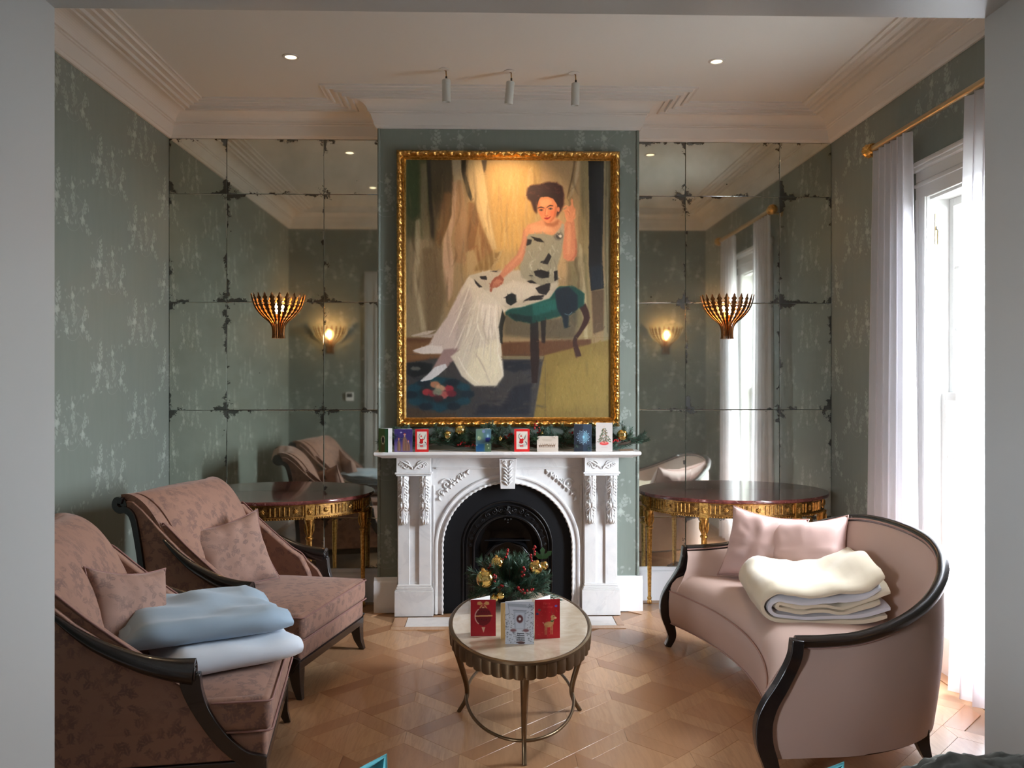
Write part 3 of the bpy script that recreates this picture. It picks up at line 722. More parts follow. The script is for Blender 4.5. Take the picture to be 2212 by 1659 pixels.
# rope bead
rb = MB(); pth = [(AR + .004, -.078, z) for z in [SZ * k / 18 for k in range(18)]] + [((AR + .004) * math.cos(a), -.078, SZ + (AR + .004) * math.sin(a)) for a in [math.pi * i / 60 for i in range(61)]] + [(-(AR + .004), -.078, SZ - SZ * k / 18) for k in range(1, 19)]
dense = cr(pth, 420); rb.tube(dense, [.0085 + .0022 * math.sin(i * .9) for i in range(420)], 8); fp('rope_bead', rb, ang=80)
# frieze mouldings
b = MB(); b.box(-.50, .50, -.072, -.06, 1.010, 1.020); b.box(-.50, .50, -.078, -.06, 1.020, 1.026)
fp('frieze_moulding', b, smooth=False, bevel=.002)
# relief helper: carved panel as dense height field
def relief(b, x0, x1, z0, z1, y, hf, nx, nz, depth=.012, taper=None):
    def fn(u, v):
        x = lerp(x0, x1, u); z = lerp(z0, z1, v)
        if taper: x = (x - (x0 + x1) / 2) * lerp(taper, 1, v) + (x0 + x1) / 2
        e = min(1, min(u, 1 - u) * 12, min(v, 1 - v) * 20)
        return (x, y - max(0, hf(u, v)) * depth * e, z)
    return b.grid(fn, nx, nz)
def spiral(b, cx_, cz, r0, turns, a0, y, rad, sgn=1, n=26):
    pts = [(cx_ + sgn * r0 * (1 - t) ** .8 * math.cos(a0 + turns * 2 * math.pi * t), y, cz + r0 * (1 - t) ** .8 * math.sin(a0 + turns * 2 * math.pi * t)) for t in [i / n * .93 for i in range(n + 1)]]
    b.tube(pts, [rad * (1 - .5 * i / n) for i in range(n + 1)], 6); b.ball((pts[-1][0], y, pts[-1][2]), rad * 1.3, 8, 6)
# pilasters
for s in (-1, 1):
    cx_ = s * .649
    P = MB(); P.box(cx_ - .118, cx_ + .118, -.085, -.06, 0, 1.10); fp('pilaster_backing', P, smooth=False, bevel=.002)
    for k in (-1, 1):
        xx = cx_ + k * .073
        fp('pilaster_strip', MB().box(xx - .041, xx + .041, -.100, -.084, .20, .97), smooth=False, bevel=.003)
    b = MB(); b.box(cx_ - .134, cx_ + .134, -.135, -.0, 0, .175); fp('plinth', b, smooth=False, bevel=.003)
    b = MB(); b.box(cx_ - .130, cx_ + .130, -.131, 0, .175, .185); b.box(cx_ - .124, cx_ + .124, -.126, 0, .185, .200); b.box(cx_ - .118, cx_ + .118, -.119, 0, .200, .214); fp('plinth_moulding', b, smooth=False, bevel=.004)
    b = MB(); b.box(cx_ - .128, cx_ + .128, -.165, 0, .985, .998); b.box(cx_ - .120, cx_ + .120, -.158, 0, .972, .985); fp('capital_ledge', b, smooth=False, bevel=.003)
    cb = MB(); cb.box(cx_ - .118, cx_ + .118, -.158, 0, .998, 1.098); co = fp('carved_block', cb, smooth=False, bevel=.002)
    v_ = MB(); 
    for k in (-1, 1):
        spiral(v_, cx_ + k * .052, 1.046, .030, 1.4, math.pi * .5, -.160, .0052, k); spiral(v_, cx_ + k * .088, 1.052, .016, 1.2, -1.2, -.160, .004, -k)
        for q in range(5): v_.tube([(cx_ + k * .005, -.159, 1.02), (cx_ + k * (.01 + q * .010), -.164, 1.035 + q * .006), (cx_ + k * (.012 + q * .020), -.160, 1.03 + q * .012)], [.004, .006, .001], 6)
    fp('scroll_carving', v_, par=co, ang=80)
    # two leafy consoles per pilaster
    for k in (-1, 1):
        xx = cx_ + k * .073; cs = MB()
        N = 70
        for seg_ in range(1):
            pass
        def cons(u, v):
            # u across, v down from 0 (top) to 1
            z = lerp(.972, .632, v); out = .045 * math.exp(-((v - .10) / .30) ** 2) + .030 * math.exp(-((v - .60) / .13) ** 2) + .022 * math.exp(-((v - .93) / .07) ** 2) + .012
            wd = .038 * (1 - .10 * v) * (1 + .07 * math.sin(v * 34)) * (1.0 if v < .68 else .86) * (1 - .5 * sstep(.94, 1, v))
            a = (u - .5) * math.pi; fold = .0055 * math.cos(u * 2 * math.pi * 5 + 5 * v * abs(u - .5)) + .004 * math.sin(v * 42 + abs(u - .5) * 9)
            return (xx + math.sin(a) * wd, -.110 - (out * math.cos(a) ** .6 if math.cos(a) > 0.01 else 0) - fold * max(0, math.cos(a)), z)
        cs.grid(cons, 26, 64); fp('leafy_console', cs, ang=80)
        lf = MB(); rn = random.Random(5 + k)
        for q in range(15):
            zz = .955 - q * .0215; w0 = .030 if zz > .73 else .024
            for sd in (-1, 1):
                dep = .118 + .045 * math.exp(-(((.972 - zz) / .34 - .10) / .30) ** 2) + .03 * math.exp(-(((.972 - zz) / .34 - .60) / .13) ** 2)
                lf.tube([(xx + sd * .006, -dep - .006, zz + .006), (xx + sd * w0 * .6, -dep - .002, zz), (xx + sd * (w0 + .008), -dep + .014, zz - .022)], [.003, .0055, .0012], 6)
        lf.tube([(xx, -.165, .965), (xx, -.160, .85), (xx, -.142, .76), (xx, -.150, .70), (xx, -.128, .64)], .004, 6); fp('leaf_carving', lf, ang=80)
# recessed inner strip by the opening
for s in (-1, 1):
    b = MB(); b.box(s * .515 - .007, s * .515 + .007, -.075, -.06, .18, .90); fp('inner_bead', b, smooth=False, bevel=.003)
# keystone
b = MB(); b.loft([[(-.050, -.12, .878), (.050, -.12, .878), (.050, -.03, .878), (-.050, -.03, .878)], [(-.056, -.135, 1.0), (.056, -.135, 1.0), (.056, -.03, 1.0), (-.056, -.03, 1.0)], [(-.060, -.155, 1.09), (.060, -.155, 1.09), (.060, -.03, 1.09), (-.060, -.03, 1.09)]])
ko = fp('keystone', b, smooth=False, bevel=.002); v_ = MB()
for s in (-1, 1):
    for q in range(6):
        z0 = .905 + q * .024; yy = -.122 - (z0 - .878) * .14
        v_.tube([(0, yy - .001, z0), (s * .018, yy - .009, z0 + .022), (s * (.034 + .004 * math.sin(q * 2)), yy - .004, z0 + .028 + .008 * (q % 2))], [.004, .0065, .0015], 6)
    spiral(v_, s * .026, 1.066, .016, 1.3, .5, -.156, .004, s)
fp('leaf_carving', v_, par=ko, ang=80)
# spandrel carving
for s in (-1, 1):
    v_ = MB(); spiral(v_, s * .425, .905, .042, 1.5, 0.3, -.069, .0085, s); spiral(v_, s * .462, .845, .026, 1.2, 1.0, -.069, .007, -s); spiral(v_, s * .335, .962, .022, 1.2, 2.0, -.069, .006, s); spiral(v_, s * .375, .935, .018, 1.0, 2.6, -.069, .006, -s)
    for q in range(9):
        t = q / 8; x_, z_ = lerp(.465, .27, t), lerp(.79, .975, t ** .8); v_.tube([(s * x_, -.066, z_), (s * (x_ + .012), -.075, z_ + .014), (s * (x_ + .012 * math.cos(q)), -.068, z_ + .034)], [.004, .010, .002], 6)
    fp('spandrel_carving', v_, ang=80)
# moulded shelf
pr = [(-.170, 1.098), (-.180, 1.104), (-.196, 1.108), (-.205, 1.114), (-.222, 1.118), (-.228, 1.124), (-.229, 1.137), (-.225, 1.143), (0, 1.143), (0, 1.098)]
b = MB(); rings = []
for s in (-1, 1):
    rings.append([(s * (.913 + (y_ + .229) * .85 if y_ < 0 else s * 0 + .913), y_, z_) for y_, z_ in pr])
for i, (y_, z_) in enumerate(pr):
    e = .913 - max(0, (y_ + .229)) * .85 if i < 8 else (.913 if z_ > 1.12 else .863)
    rings[0][i] = (-e, y_, z_); rings[1][i] = (e, y_, z_)
b.loft(rings); fp('mantel_shelf', b, smooth=False, bevel=.0015)
# cast-iron insert
ins = MB(); IR = .302; IZ = .50
def plate(b, AR2, SZ2, R1, Z1, yf, yb, n=40):
    o1 = [(AR2, 0)] + [(AR2 * math.cos(a), SZ2 + AR2 * math.sin(a)) for a in [math.pi * i / n for i in range(n + 1)]] + [(-AR2, 0)]
    i1 = [(R1, 0)] + [(R1 * math.cos(a), Z1 + R1 * math.sin(a)) for a in [math.pi * i / n for i in range(n + 1)]] + [(-R1, 0)]
    N = len(o1); V = [(x, yf, z) for x, z in o1] + [(x, yb, z) for x, z in i1]; b.add(V, [(i, i + 1, N + i + 1, N + i) for i in range(N - 1)])
plate(ins, .458, SZ, .315, .47, -.045, -.045)
plate(ins, .315, .47, .315, .47, -.045, -.030); plate(ins, .315, .47, .29, .465, -.030, -.028); fp('insert_plate', ins, M['ironmatt'], ang=30)
def arch_tube(R1, Z1, y, rad, nm, n=48, seg=8):
    b = MB(); pts = [(R1, y, .0), (R1, y, Z1 * .5)] + [(R1 * math.cos(a), y, Z1 + R1 * math.sin(a)) for a in [math.pi * i / n for i in range(n + 1)]] + [(-R1, y, Z1 * .5), (-R1, y, 0)]
    b.tube(pts, rad, seg); return fp(nm, b, M['iron'], ang=80)
arch_tube(.312, .47, -.046, .008, 'outer_ring'); arch_tube(.288, .465, -.038, .005, 'middle_ring'); arch_tube(.238, .44, -.034, .011, 'inner_ring')
b = MB(); plate(b, .29, .465, .24, .44, -.028, -.030); fp('ornate_band', b, M['iron'], ang=30)
v_ = MB(); rn = random.Random(4)
for i in range(17):
    a = math.pi * (i + .5) / 17; rr = .262; zc = .452; amp = 1.6 if 5 <= i <= 11 else 1
    spiral(v_, rr * math.cos(a), zc + rr * math.sin(a) + (.01 if amp > 1 else 0), .014 * amp, 1.3, a, -.036, .0036 * amp, 1 if i % 2 else -1, 14)
v_.lathe([(.001, 0), (.012, .002), (.012, .008), (.004, .012)], 10, (0, -.04, .73)); 
for k in range(8): v_.tube([(0, -.05, .715), (.03 * math.cos(k * .785), -.052, .715 + .03 * math.sin(k * .785))], [.008, .003], 6)
for k, (dx, dz) in enumerate(((0, -.01), (0, -.028), (.02, -.004), (-.02, -.004))): v_.ball((dx, -.045, .66 + dz), .009 - .002 * (k == 1), 8, 6)
fp('scroll_ornament', v_, M['iron'], ang=80)['kind'] = 'stuff'
# recess behind with register grate, hood and basket
b = MB(); n = 24
ra = [(.238 * math.cos(math.pi * i / n), .44 + .238 * math.sin(math.pi * i / n)) for i in range(n + 1)]; ra = [(.238, 0)] + ra + [(-.238, 0)]
rings = [[(x * k, y, z * (1 - (1 - k) * .4)) for x, z in ra] for k, y in ((1, -.03), (.88, .08), (.8, .20))]
b.loft(rings, False, False); b.add([p for p in rings[-1]], [tuple(range(len(ra)))]); fp('firebox', b, M['iron'], ang=30)
b = MB(); rings = []
for k in range(9):
    t = k / 8; rings.append([((.155 - .03 * t) * math.cos(a), -.02 + .10 * t - .05 * math.sin(a) * (1 - t), .40 + .10 * t + .10 * (1 - t) * math.sin(a)) for a in [math.pi * i / 16 for i in range(17)]])
b.loft(rings, False, False)
b.tube([(-.16, -.01, .50), (0, -.012, .503), (.16, -.01, .50)], .006, 6)
for s in (-1, 1): b.tube([(s * .02, -.03, .49), (s * .09, -.04, .47), (s * .15, -.035, .40), (s * .19, -.03, .31), (s * .205, -.03, .25)], [.006, .014, .012, .010, .006], 8)
fp('hood', b, M['iron'], ang=60)
for s in (-1, 1):
    b = MB()
    for q in range(5): b.tube([(s * (.10 + q * .016), -.05, .34 - q * .006), (s * (.14 + q * .014), -.062, .29), (s * (.175 + q * .01), -.05, .25)], [.003, .006, .003], 6)
    fp('leaf_fan', b, M['iron'], ang=80)
b = MB()
for q in range(11): b.tube([(-.15 + q * .03, -.07, .06), (-.15 + q * .03, -.075, .20)], .006, 6)
b.tube([(-.17, -.06, .20), (0, -.085, .20), (.17, -.06, .20)], .008, 6); b.tube([(-.17, -.06, .06), (0, -.085, .06), (.17, -.06, .06)], .008, 6); fp('basket_bars', b, M['iron'], ang=80)

# ------------------------------------------------------------------ ceiling lights
DL = ((-1.209, 5.24), (1.399, 5.247), (-1.19, 3.9), (1.40, 3.9))
nm = ('by the mirrored wall above the armchairs', 'by the mirrored wall above the sofa', 'near the doorway above the armchairs, seen in the mirror', 'near the doorway above the sofa, seen in the mirror')
for (x, y), t in zip(DL, nm):
    T = thing('ceiling_downlight', 'small recessed round ceiling downlight ' + t, 'ceiling light', (x, y, ZC), group='recessed downlights')
    obj('bezel', MB().lathe([(.034, -.001), (.036, -.006), (.048, -.007), (.052, -.002), (.052, .0)], 32), M['paint'], T, ang=60)
    obj('lamp_face', MB().lathe([(.001, -.003), (.034, -.003), (.034, -.001), (.001, -.001)], 24), M['lamp'], T)
    l = bpy.data.lights.new('downlight_glow', 'SPOT'); l.energy = 26; l.color = (1, .70, .42); l.spot_size = R(75); l.spot_blend = .8; l.shadow_soft_size = .03
    lo = bpy.data.objects.new('downlight_glow', l); COL.objects.link(lo); lo.location = (0, 0, -.02); lo.parent = T
for i, (x, y) in enumerate(((-.287, 5.433), (.126, 5.455), (.540, 5.477))):
    T = thing('picture_spotlight', 'white cylinder spotlight above the painting, ' + ('leftmost of the three', 'the middle one of three', 'rightmost of the three')[i], 'spotlight', (x, y, ZC), group='picture spotlights')
    obj('ceiling_plate', MB().lathe([(.001, 0), (.036, 0), (.036, -.004), (.030, -.007), (.001, -.007)], 28), M['paint'], T, ang=40)
    obj('stem', MB().tube([(0, 0, -.006), (.010, 0, -.008), (.012, 0, -.05)], .0035, 8), M['giltdark'], T)
    obj('swivel', MB().tube([(.012, 0, -.045), (.012, 0, -.066)], .006, 10), M['black'], T)
    c = MB(); c.lathe([(.001, -.062), (.022, -.062), (.026, -.066), (.027, -.070), (.027, -.198), (.025, -.203), (.021, -.203), (.020, -.19), (.001, -.19)], 28); co = obj('cylinder_head', c, M['whitemetal'], T, loc=(.012, 0, 0), ang=30)
    co.rotation_euler = (R((3, 8, 5)[i]), R((0, 5, 1)[i]), 0)
    l = bpy.data.lights.new('picture_glow', 'SPOT'); l.energy = (14, 46, 14)[i]; l.color = (1, .66, .36); l.spot_size = R((60, 78, 60)[i]); l.spot_blend = 1.0; l.shadow_soft_size = .02
    lo = bpy.data.objects.new('picture_glow', l); COL.objects.link(lo); lo.parent = T; lo.location = (.012, .01, -.215)
    tgt = Vector(((-.12, .13, .33)[i], 6.03, (2.2, 2.75, 2.2)[i])); d = tgt - (T.location + Vector(lo.location)); lo.rotation_euler = d.to_track_quat('-Z', 'Y').to_euler()

# ------------------------------------------------------------------ leaf sconces
def make_sconce(label):
    T = thing('leaf_wall_sconce', label, 'wall light')
    pr = [(.046, -.150), (.043, -.13), (.044, -.09), (.052, -.055), (.075, -.025), (.105, .0), (.140, .035), (.165, .07), (.180, .105), (.190, .14), (.196, .172)]
    C = cr([(r_, 0, z) for r_, z in pr], 44); nl = 11; meshes = None
    b = MB()
    for i, p in enumerate(C):
        t = i / 43
    def leaf_mesh():
        b = MB(); rings = []
        for i, p in enumerate(C):
            t = i / 43; wd = lerp(.0048, .0165, sstep(.25, .8, t)); 
            if t > .3: wd *= 1 + .30 * math.sin(t * 80)
            if t > .90: wd *= max(.05, (1 - t) / .10)
            tg = (C[min(i + 1, 43)] - C[max(i - 1, 0)]).normalized(); nr = Vector((tg.z, 0, -tg.x))
            th = .0022
            rings.append([p + Vector((0, -wd, 0)) - nr * .003, p + nr * th, p + Vector((0, wd, 0)) - nr * .003, p - nr * .0045])
        b.loft(rings); nf = len(b.f); b.m = [(0 if (q % 4) in (0, 1) else 1) if q < nf - 2 else 0 for q in range(nf)]; return b.mesh('leaf', [M['leafout'], M['leafgold']], ang=30)
    me = leaf_mesh()
    for k in range(nl): link('leaf', me, T, (0, 0, 0), (0, 0, -math.pi * (k + .5) / nl))
    for r_, z in ((.040, -.12), (.172, .085)):
        ring = MB(); ring.tube([(r_ * math.cos(a), r_ * math.sin(a), z) for a in [-math.pi * i / 24 for i in range(25)]], .0028, 6); obj('hoop', ring, M['leafout'], T)
    obj('back_plate', MB().prism([(-.03, -.13), (.03, -.13), (.03, .05), (-.03, .05)], lambda x, z, d: (x, d, z), -.012, -.001), M['giltdark'], T, smooth=False, bevel=.003)
    cn = MB(); cn.lathe([(.001, -.05), (.012, -.05), (.012, .02), (.016, .022), (.001, .024)], 14, (0, -.062, 0)); cn.tube([(0, -.01, -.045), (0, -.062, -.045)], .005, 8); obj('candle_tube', cn, M['giltdark'], T)
    bl = MB(); bl.lathe([(.001, 0.0), (.009, .004), (.016, .022), (.015, .040), (.008, .062), (.001, .082)], 14, (0, -.062, .022)); obj('bulb', bl, M['bulb'], T, ang=80)
    l = bpy.data.lights.new('sconce_glow', 'POINT'); l.energy = 11; l.color = (1, .50, .18); l.shadow_soft_size = .03
    lo = bpy.data.objects.new('sconce_glow', l); COL.objects.link(lo); lo.parent = T; lo.location = (0, -.085, .075)
    T['group'] = 'leaf sconces'; return T
s0 = make_sconce('gilded leaf wall sconce on the mirror above the console behind the armchairs'); s0.location = (-1.552, YM - .015, 1.63 + .088 + .30)
ZS = 1.63 + (822 - 686) / 1850 * 6.27; s0.location.z = ZS
dup(s0, (1.768, YM - .015, ZS), 0, label='gilded leaf wall sconce on the mirror above the console behind the sofa')
dup(s0, (-1.87, YF + .003, ZS), math.pi, label='gilded leaf wall sconce on the wallpaper beside the doorway, on the armchair side')
dup(s0, (2.08, YF + .003, ZS), math.pi, label='gilded leaf wall sconce on the wallpaper beside the doorway, on the sofa side')
# thermostat, seen in the mirror
T = thing('thermostat', 'small white square thermostat on the wallpaper, seen in the mirror', 'thermostat', (-1.64, YF, 1.44))
obj('case', MB().box(-.045, .045, .0, .02, -.05, .05), M['white'], T, smooth=False, bevel=.004); obj('screen', MB().box(-.032, .032, .018, .022, -.008, .036), M['black'], T, smooth=False)
# ------------------------------------------------------------------ soft furnishing helpers
def pillow_mb(w_, h_, t, seed=0, corner=.14, wr=.006, n=26):
    b = MB()
    def f(sg):
        def g(u, v):
            a, c = 2 * u - 1, 2 * v - 1
            x = w_ / 2 * a * (1 - corner * (1 - c * c) * abs(a) ** 2); z = h_ / 2 * c * (1 - corner * (1 - a * a) * abs(c) ** 2)
            k = max(0, (1 - a ** 4) * (1 - c ** 4)) ** .50 * (1 - .35 * (abs(a * c)) ** .7)
            rad = math.hypot(a, c); wrk = noise.noise((a * 2.5 + seed, c * 2.5, sg * 3)) * wr * 1.5 + noise.noise((math.atan2(c, a) * 3.2, rad * 1.2, seed)) * wr * rad * 1.3
            return (x, sg * (t / 2 * k + wrk * min(1, k * 2.5)), z)
        return g
    b.grid(f(1), n, n); b.grid(f(-1), n, n, flip=True)
    return b
def weld(o, d=1e-4):
    bm = bmesh.new(); bm.from_mesh(o.data); bmesh.ops.remove_doubles(bm, verts=bm.verts, dist=d); bmesh.ops.recalc_face_normals(bm, faces=bm.faces)
    for f in bm.faces: f.smooth = True
    bm.to_mesh(o.data); bm.free(); return o
def make_pillow(name, label, w_, h_, t, m, pm, loc, rot, seed, group=None, wr=.006):
    T = thing(name, label, 'cushion', loc, group=group); T.rotation_euler = rot
    weld(obj('cover', pillow_mb(w_, h_, t, seed, wr=wr), m, T, ang=180))
    b = MB(); n = 18; pts = []
    for sx, sz, fix in ((0, -1, 'z'), (1, 0, 'x'), (0, 1, 'z'), (-1, 0, 'x')):
        for i in range(n):
            q = -1 + 2 * i / n
            if fix == 'z': a, c = (q if sz < 0 else -q), sz
            else: a, c = sx, (q if sx > 0 else -q)
            pts.append((w_ / 2 * a * (1 - .14 * (1 - c * c) * abs(a) ** 2), 0, h_ / 2 * c * (1 - .14 * (1 - a * a) * abs(c) ** 2)))
    b.tube(pts + [pts[0]], .0042, 6, False); obj('piping', b, pm, T, ang=80)
    return T
def folded(name, label, L_, D_, layers, t, m, mi, loc, rz, seed, sag=.01, rag=.05, flare=.0, tilt=0, puff=0):
    # nested U folds: closed bend at -x, loose ends at +x; layer cross-sections run along y
    T = thing(name, label, 'blanket', loc, rz); T.rotation_euler = (0, tilt, rz); tot = layers * 2 * t
    for k in range(layers):
        rad = (layers - k - .5) * t; xc = -L_ / 2 + layers * t + .004; b = MB(); rn = random.Random(seed + k)
        pts = []; e1 = L_ / 2 - rn.uniform(0, rag); e2 = L_ / 2 - rn.uniform(0, rag); cz = tot / 2
        for i in range(14): pts.append((lerp(e1, xc, i / 14), cz + rad))
        for i in range(13): a = math.pi / 2 + math.pi * i / 12; pts.append((xc + rad * math.cos(a) * 1.15, cz + rad * math.sin(a)))
        for i in range(1, 15): pts.append((lerp(xc, e2, i / 14), cz - rad))
        NV = 18; th = t * .47
        def sh(x, z, v):
            u = (x + L_ / 2) / L_; up = z / tot
            nz = noise.noise((x * 7 + seed, v * 3.1, k * .35)) * sag * (.3 + up) + flare * sstep(.62, 1.0, u) * (.4 + up) - .012 * math.sin(math.pi * min(1, u * 1.5)) * (1 - up) * 0
            nz += .006 * noise.noise((x * 20, v * 8, k * 2 + seed)) * up
            edge = -(.012 + puff * .40 * z) * sstep(.70, 1, abs(2 * v - 1)) ** 1.5 * up; x = x * (1 - puff * .10 * sstep(.6, 1, abs(2 * v - 1)))
            dy = .014 * noise.noise((x * 5, k * 1.7, seed + 5 * (v > .5)))
            return Vector((x, lerp(-D_ / 2, D_ / 2, v) + dy * (abs(2 * v - 1)), max(.0015, z + nz + edge)))
        rings = []
        for j in range(NV + 1):
            v = j / NV; ctr = pts; n = len(ctr); A = []; B = []
            for i, p in enumerate(ctr):
                q0 = ctr[max(i - 1, 0)]; q1 = ctr[min(i + 1, n - 1)]; tx, tz = q1[0] - q0[0], q1[1] - q0[1]; l = math.hypot(tx, tz) or 1; nx, nz = -tz / l, tx / l
                e = 1.0 if 0 < i < n - 1 else .55
                tt = th * e * (1 if 0 < j < NV else .62)
                A.append(sh(p[0] + nx * tt, p[1] + nz * tt, v)); B.append(sh(p[0] - nx * tt, p[1] - nz * tt, v))
            rings.append(A + B[::-1])
        b.loft(rings); obj('outer_fold' if k == 0 else 'inner_fold', b, m if (k % 2 == 0 or mi is None) else mi, T, ang=75)
    return T

# ------------------------------------------------------------------ armchair
def make_chair(label, loc, rz):
    T = thing('armchair', label, 'armchair', loc, rz, 'pink damask armchairs'); hw = .435; V = M['velvet']; E_ = M['ebony']
    def rbox(name, x0, x1, y0, y1, z0, z1, bev, crown=0, m=None, front=0):
        b = MB(); nx, ny = 10, 10
        def g(u, v):
            x = lerp(x0, x1, u); y = lerp(y0, y1, v); return (x, y, z1 + crown * (1 - (2 * u - 1) ** 4) * (1 - (2 * v - 1) ** 4))
        b.box(x0, x1, y0, y1, z0, z1)
        o = obj(name, b, m or V, T, ang=60, bevel=bev, seg=4)
        if crown:
            b = MB(); i = bev * .7
            b.grid(lambda u, v: (lerp(x0 + i, x1 - i, u), lerp(y0 + i, y1 - i, v), z1 - .004 + crown * (max(0, 1 - (2 * u - 1) ** 4) * max(0, 1 - (2 * v - 1) ** 4)) ** .7), 16, 16)
            me2 = b.mesh('crown', V, ang=180); bm = bmesh.new(); bm.from_mesh(o.data); bm.from_mesh(me2); bm.to_mesh(o.data); bm.free()
        return o
    # seat (slight taper to the back is hidden by the arms)
    rbox('seat_base', -.80, 0, -hw, hw, .192, .296, .018)
    rbox('seat_cushion', -.66, .018, -hw - .004, hw + .004, .298, .428, .030, .028)
    b = MB()
    for z in (.306, .418):
        b.tube([(-.20, -hw - .005, z), (.008, -hw - .005, z), (.020, -hw + .012, z), (.020, hw - .012, z), (.008, hw + .005, z), (-.20, hw + .005, z)], .0045, 6)
    obj('piping', b, M['vpiping'], T, ang=80)
    b = MB(); b.box(-.82, .0, -hw - .003, hw + .003, .150, .194); obj('seat_rail', b, E_, T, smooth=False, bevel=.004)
    for s in (-1, 1):
        b = MB(); b.loft([[(x_, y_, z_) for x_, y_ in ((xc - a, yc - a), (xc + a, yc - a), (xc + a, yc + a), (xc - a, yc + a))] for xc, yc, a, z_ in ((-.034, s * (hw - .030), .033, .18), (-.032, s * (hw - .030), .031, .13), (-.022, s * (hw - .024), .023, .06), (-.002, s * (hw - .012), .015, .0))]); obj('leg', b, E_, T, ang=40, bevel=.003)
        b = MB(); b.loft([[(xc - a, yc - a, z_), (xc + a, yc - a, z_), (xc + a, yc + a, z_), (xc - a, yc + a, z_)] for xc, yc, a, z_ in ((-.84, s * (hw - .026), .028, .20), (-.86, s * (hw - .026), .024, .10), (-.905, s * (hw - .026), .017, .0))]); obj('leg', b, E_, T, ang=40, bevel=.003)
    # scrolled back upholstery: profile (depth, height) swept across the width with a soft crown
    pf = [(.60, .36), (.635, .50), (.70, .70), (.765, .84), (.825, .93), (.880, .985), (.940, 1.018), (.995, 1.022), (1.045, .998), (1.062, .960), (1.040, .932)]
    bk = [(1.020, .940), (.985, .950), (.950, .925), (.925, .83), (.905, .70), (.88, .56), (.86, .38), (.85, .20), (.62, .20)]
    F_ = [(p.x, p.z) for p in cr([(a, 0, c) for a, c in pf], 34)]; ring = F_ + bk
    b = MB(); rings = []; NY = 26
    for j in range(NY + 1):
        q = -1 + 2 * j / NY; y = q * (hw - .012); e = 1 - abs(q) ** 7; cu = .022 * (1 - q * q); rr = []
        for i, (u, z) in enumerate(ring):
            if i < 34:
                k = i / 33; u2 = u - cu * (1 if k < .6 else .4) ; inset = .03 * (1 - e)
                if k < .75: rr.append((-(u2 + inset), y, z))
                else: rr.append((-(u2), y, z + .012 * (1 - q * q) - inset * .4))
            else: rr.append((-u, y, z))
        rings.append(rr)
    b.loft(rings); obj('backrest', b, V, T, ang=50)
    # padded inner back panel
    b = MB(); rings = []; C = F_[0:30]; W0 = .372
    for j in range(21):
        q = -1 + 2 * j / 20; y = q * W0; a = max(0, 1 - abs(q) ** 4) ** .8
        rings.append([(-(u - .002 - .048 * a * (1 - abs(2 * i / 29 - 1) ** 6)) , y * (.94 + .14 * i / 29), z + .010 * a * (i / 29)) for i, (u, z) in enumerate(C)] + [(-(u + .02), y * (.94 + .14 * (29 - i) / 29), z - .004) for i, (u, z) in enumerate(C[::-1])])
    b.loft(rings); obj('back_pad', b, V, T, ang=60)
    # sides
    so = [(.010, .200), (.86, .200), (.885, .56), (.915, .78), (.945, .92), (.985, .945), (1.01, .985), (.96, .985), (.90, .94), (.80, .84), (.68, .735), (.556, .645), (.44, .575), (.36, .530), (.29, .47), (.235, .38), (.16, .29), (.075, .225)]
    si = [(.30, .30), (.66, .30), (.72, .50), (.80, .72), (.80, .86), (.78, .860), (.66, .755), (.556, .672), (.46, .60), (.384, .555), (.335, .47), (.312, .40)]
    for s in (-1, 1):
        fn = lambda u, z, d, s=s: (-u, s * d, z)
        obj('side_panel', MB().prism(so, fn, hw - .03, hw + .002), V, T, ang=30, bevel=.004)
        obj('inner_arm', MB().prism(si, fn, hw - .070, hw - .022), V, T, ang=30, bevel=.014, seg=3)
        b = MB(); e = [(-u, s * (hw - .024), z + .004) for u, z in si[4:]]; b.tube(cr(e, 40), .0045, 6); obj('piping', b, M['vpiping'], T, ang=80)
        # show-wood arm rail: needle-thin at the back, rolled scroll at the front
        pts = cr([(-.775, s * (hw + .002), .790), (-.69, s * (hw + .010), .722), (-.593, s * (hw + .014), .656), (-.45, s * (hw + .018), .590), (-.34, s * (hw + .020), .560), (-.258, s * (hw + .020), .548)], 30)
        secs = []
        for i in range(30):
            t = i / 29; w_ = lerp(.006, .038, t ** .7); h_ = lerp(.006, .050, t ** .9); secs.append([(w_ * math.cos(a) * (1 if True else 1), h_ * math.sin(a)) for a in [2 * math.pi * k / 16 for k in range(16)]])
        b = MB(); b.sweep(pts, secs, side=(0, 1, 0)); obj('arm_rail', b, E_, T, ang=60)
        b = MB(); cx_, cy_, cz = -.2585, s * (hw + .020), .548
        sp = [(cx_ + .003, cy_ + (.008 + .026 * t) * math.cos(2.2 * 2 * math.pi * t), cz + (.008 + .034 * t) * math.sin(2.2 * 2 * math.pi * t)) for t in [k / 40 for k in range(41)]]
        b.tube(sp, .004, 6); obj('scroll', b, E_, T, ang=80)
        # front stile sweeping from the scroll to the front leg
        pts = cr([(-.275, s * (hw + .012), .535), (-.262, s * (hw + .012), .47), (-.226, s * (hw + .010), .385), (-.160, s * (hw + .008), .285), (-.085, s * (hw + .006), .212), (-.018, s * (hw + .004), .170)], 24)
        secs = []
        for i in range(24):
            t = i / 23; a_ = lerp(.022, .012, t); c_ = lerp(.038, .026, sstep(0, .5, t)) + .018 * sstep(.75, 1, t); secs.append([(-a_, -c_), (a_, -c_), (a_, c_), (-a_, c_)])
        b = MB(); b.sweep(pts, secs, side=(0, 1, 0)); obj('front_stile', b, E_, T, ang=40, bevel=.003)
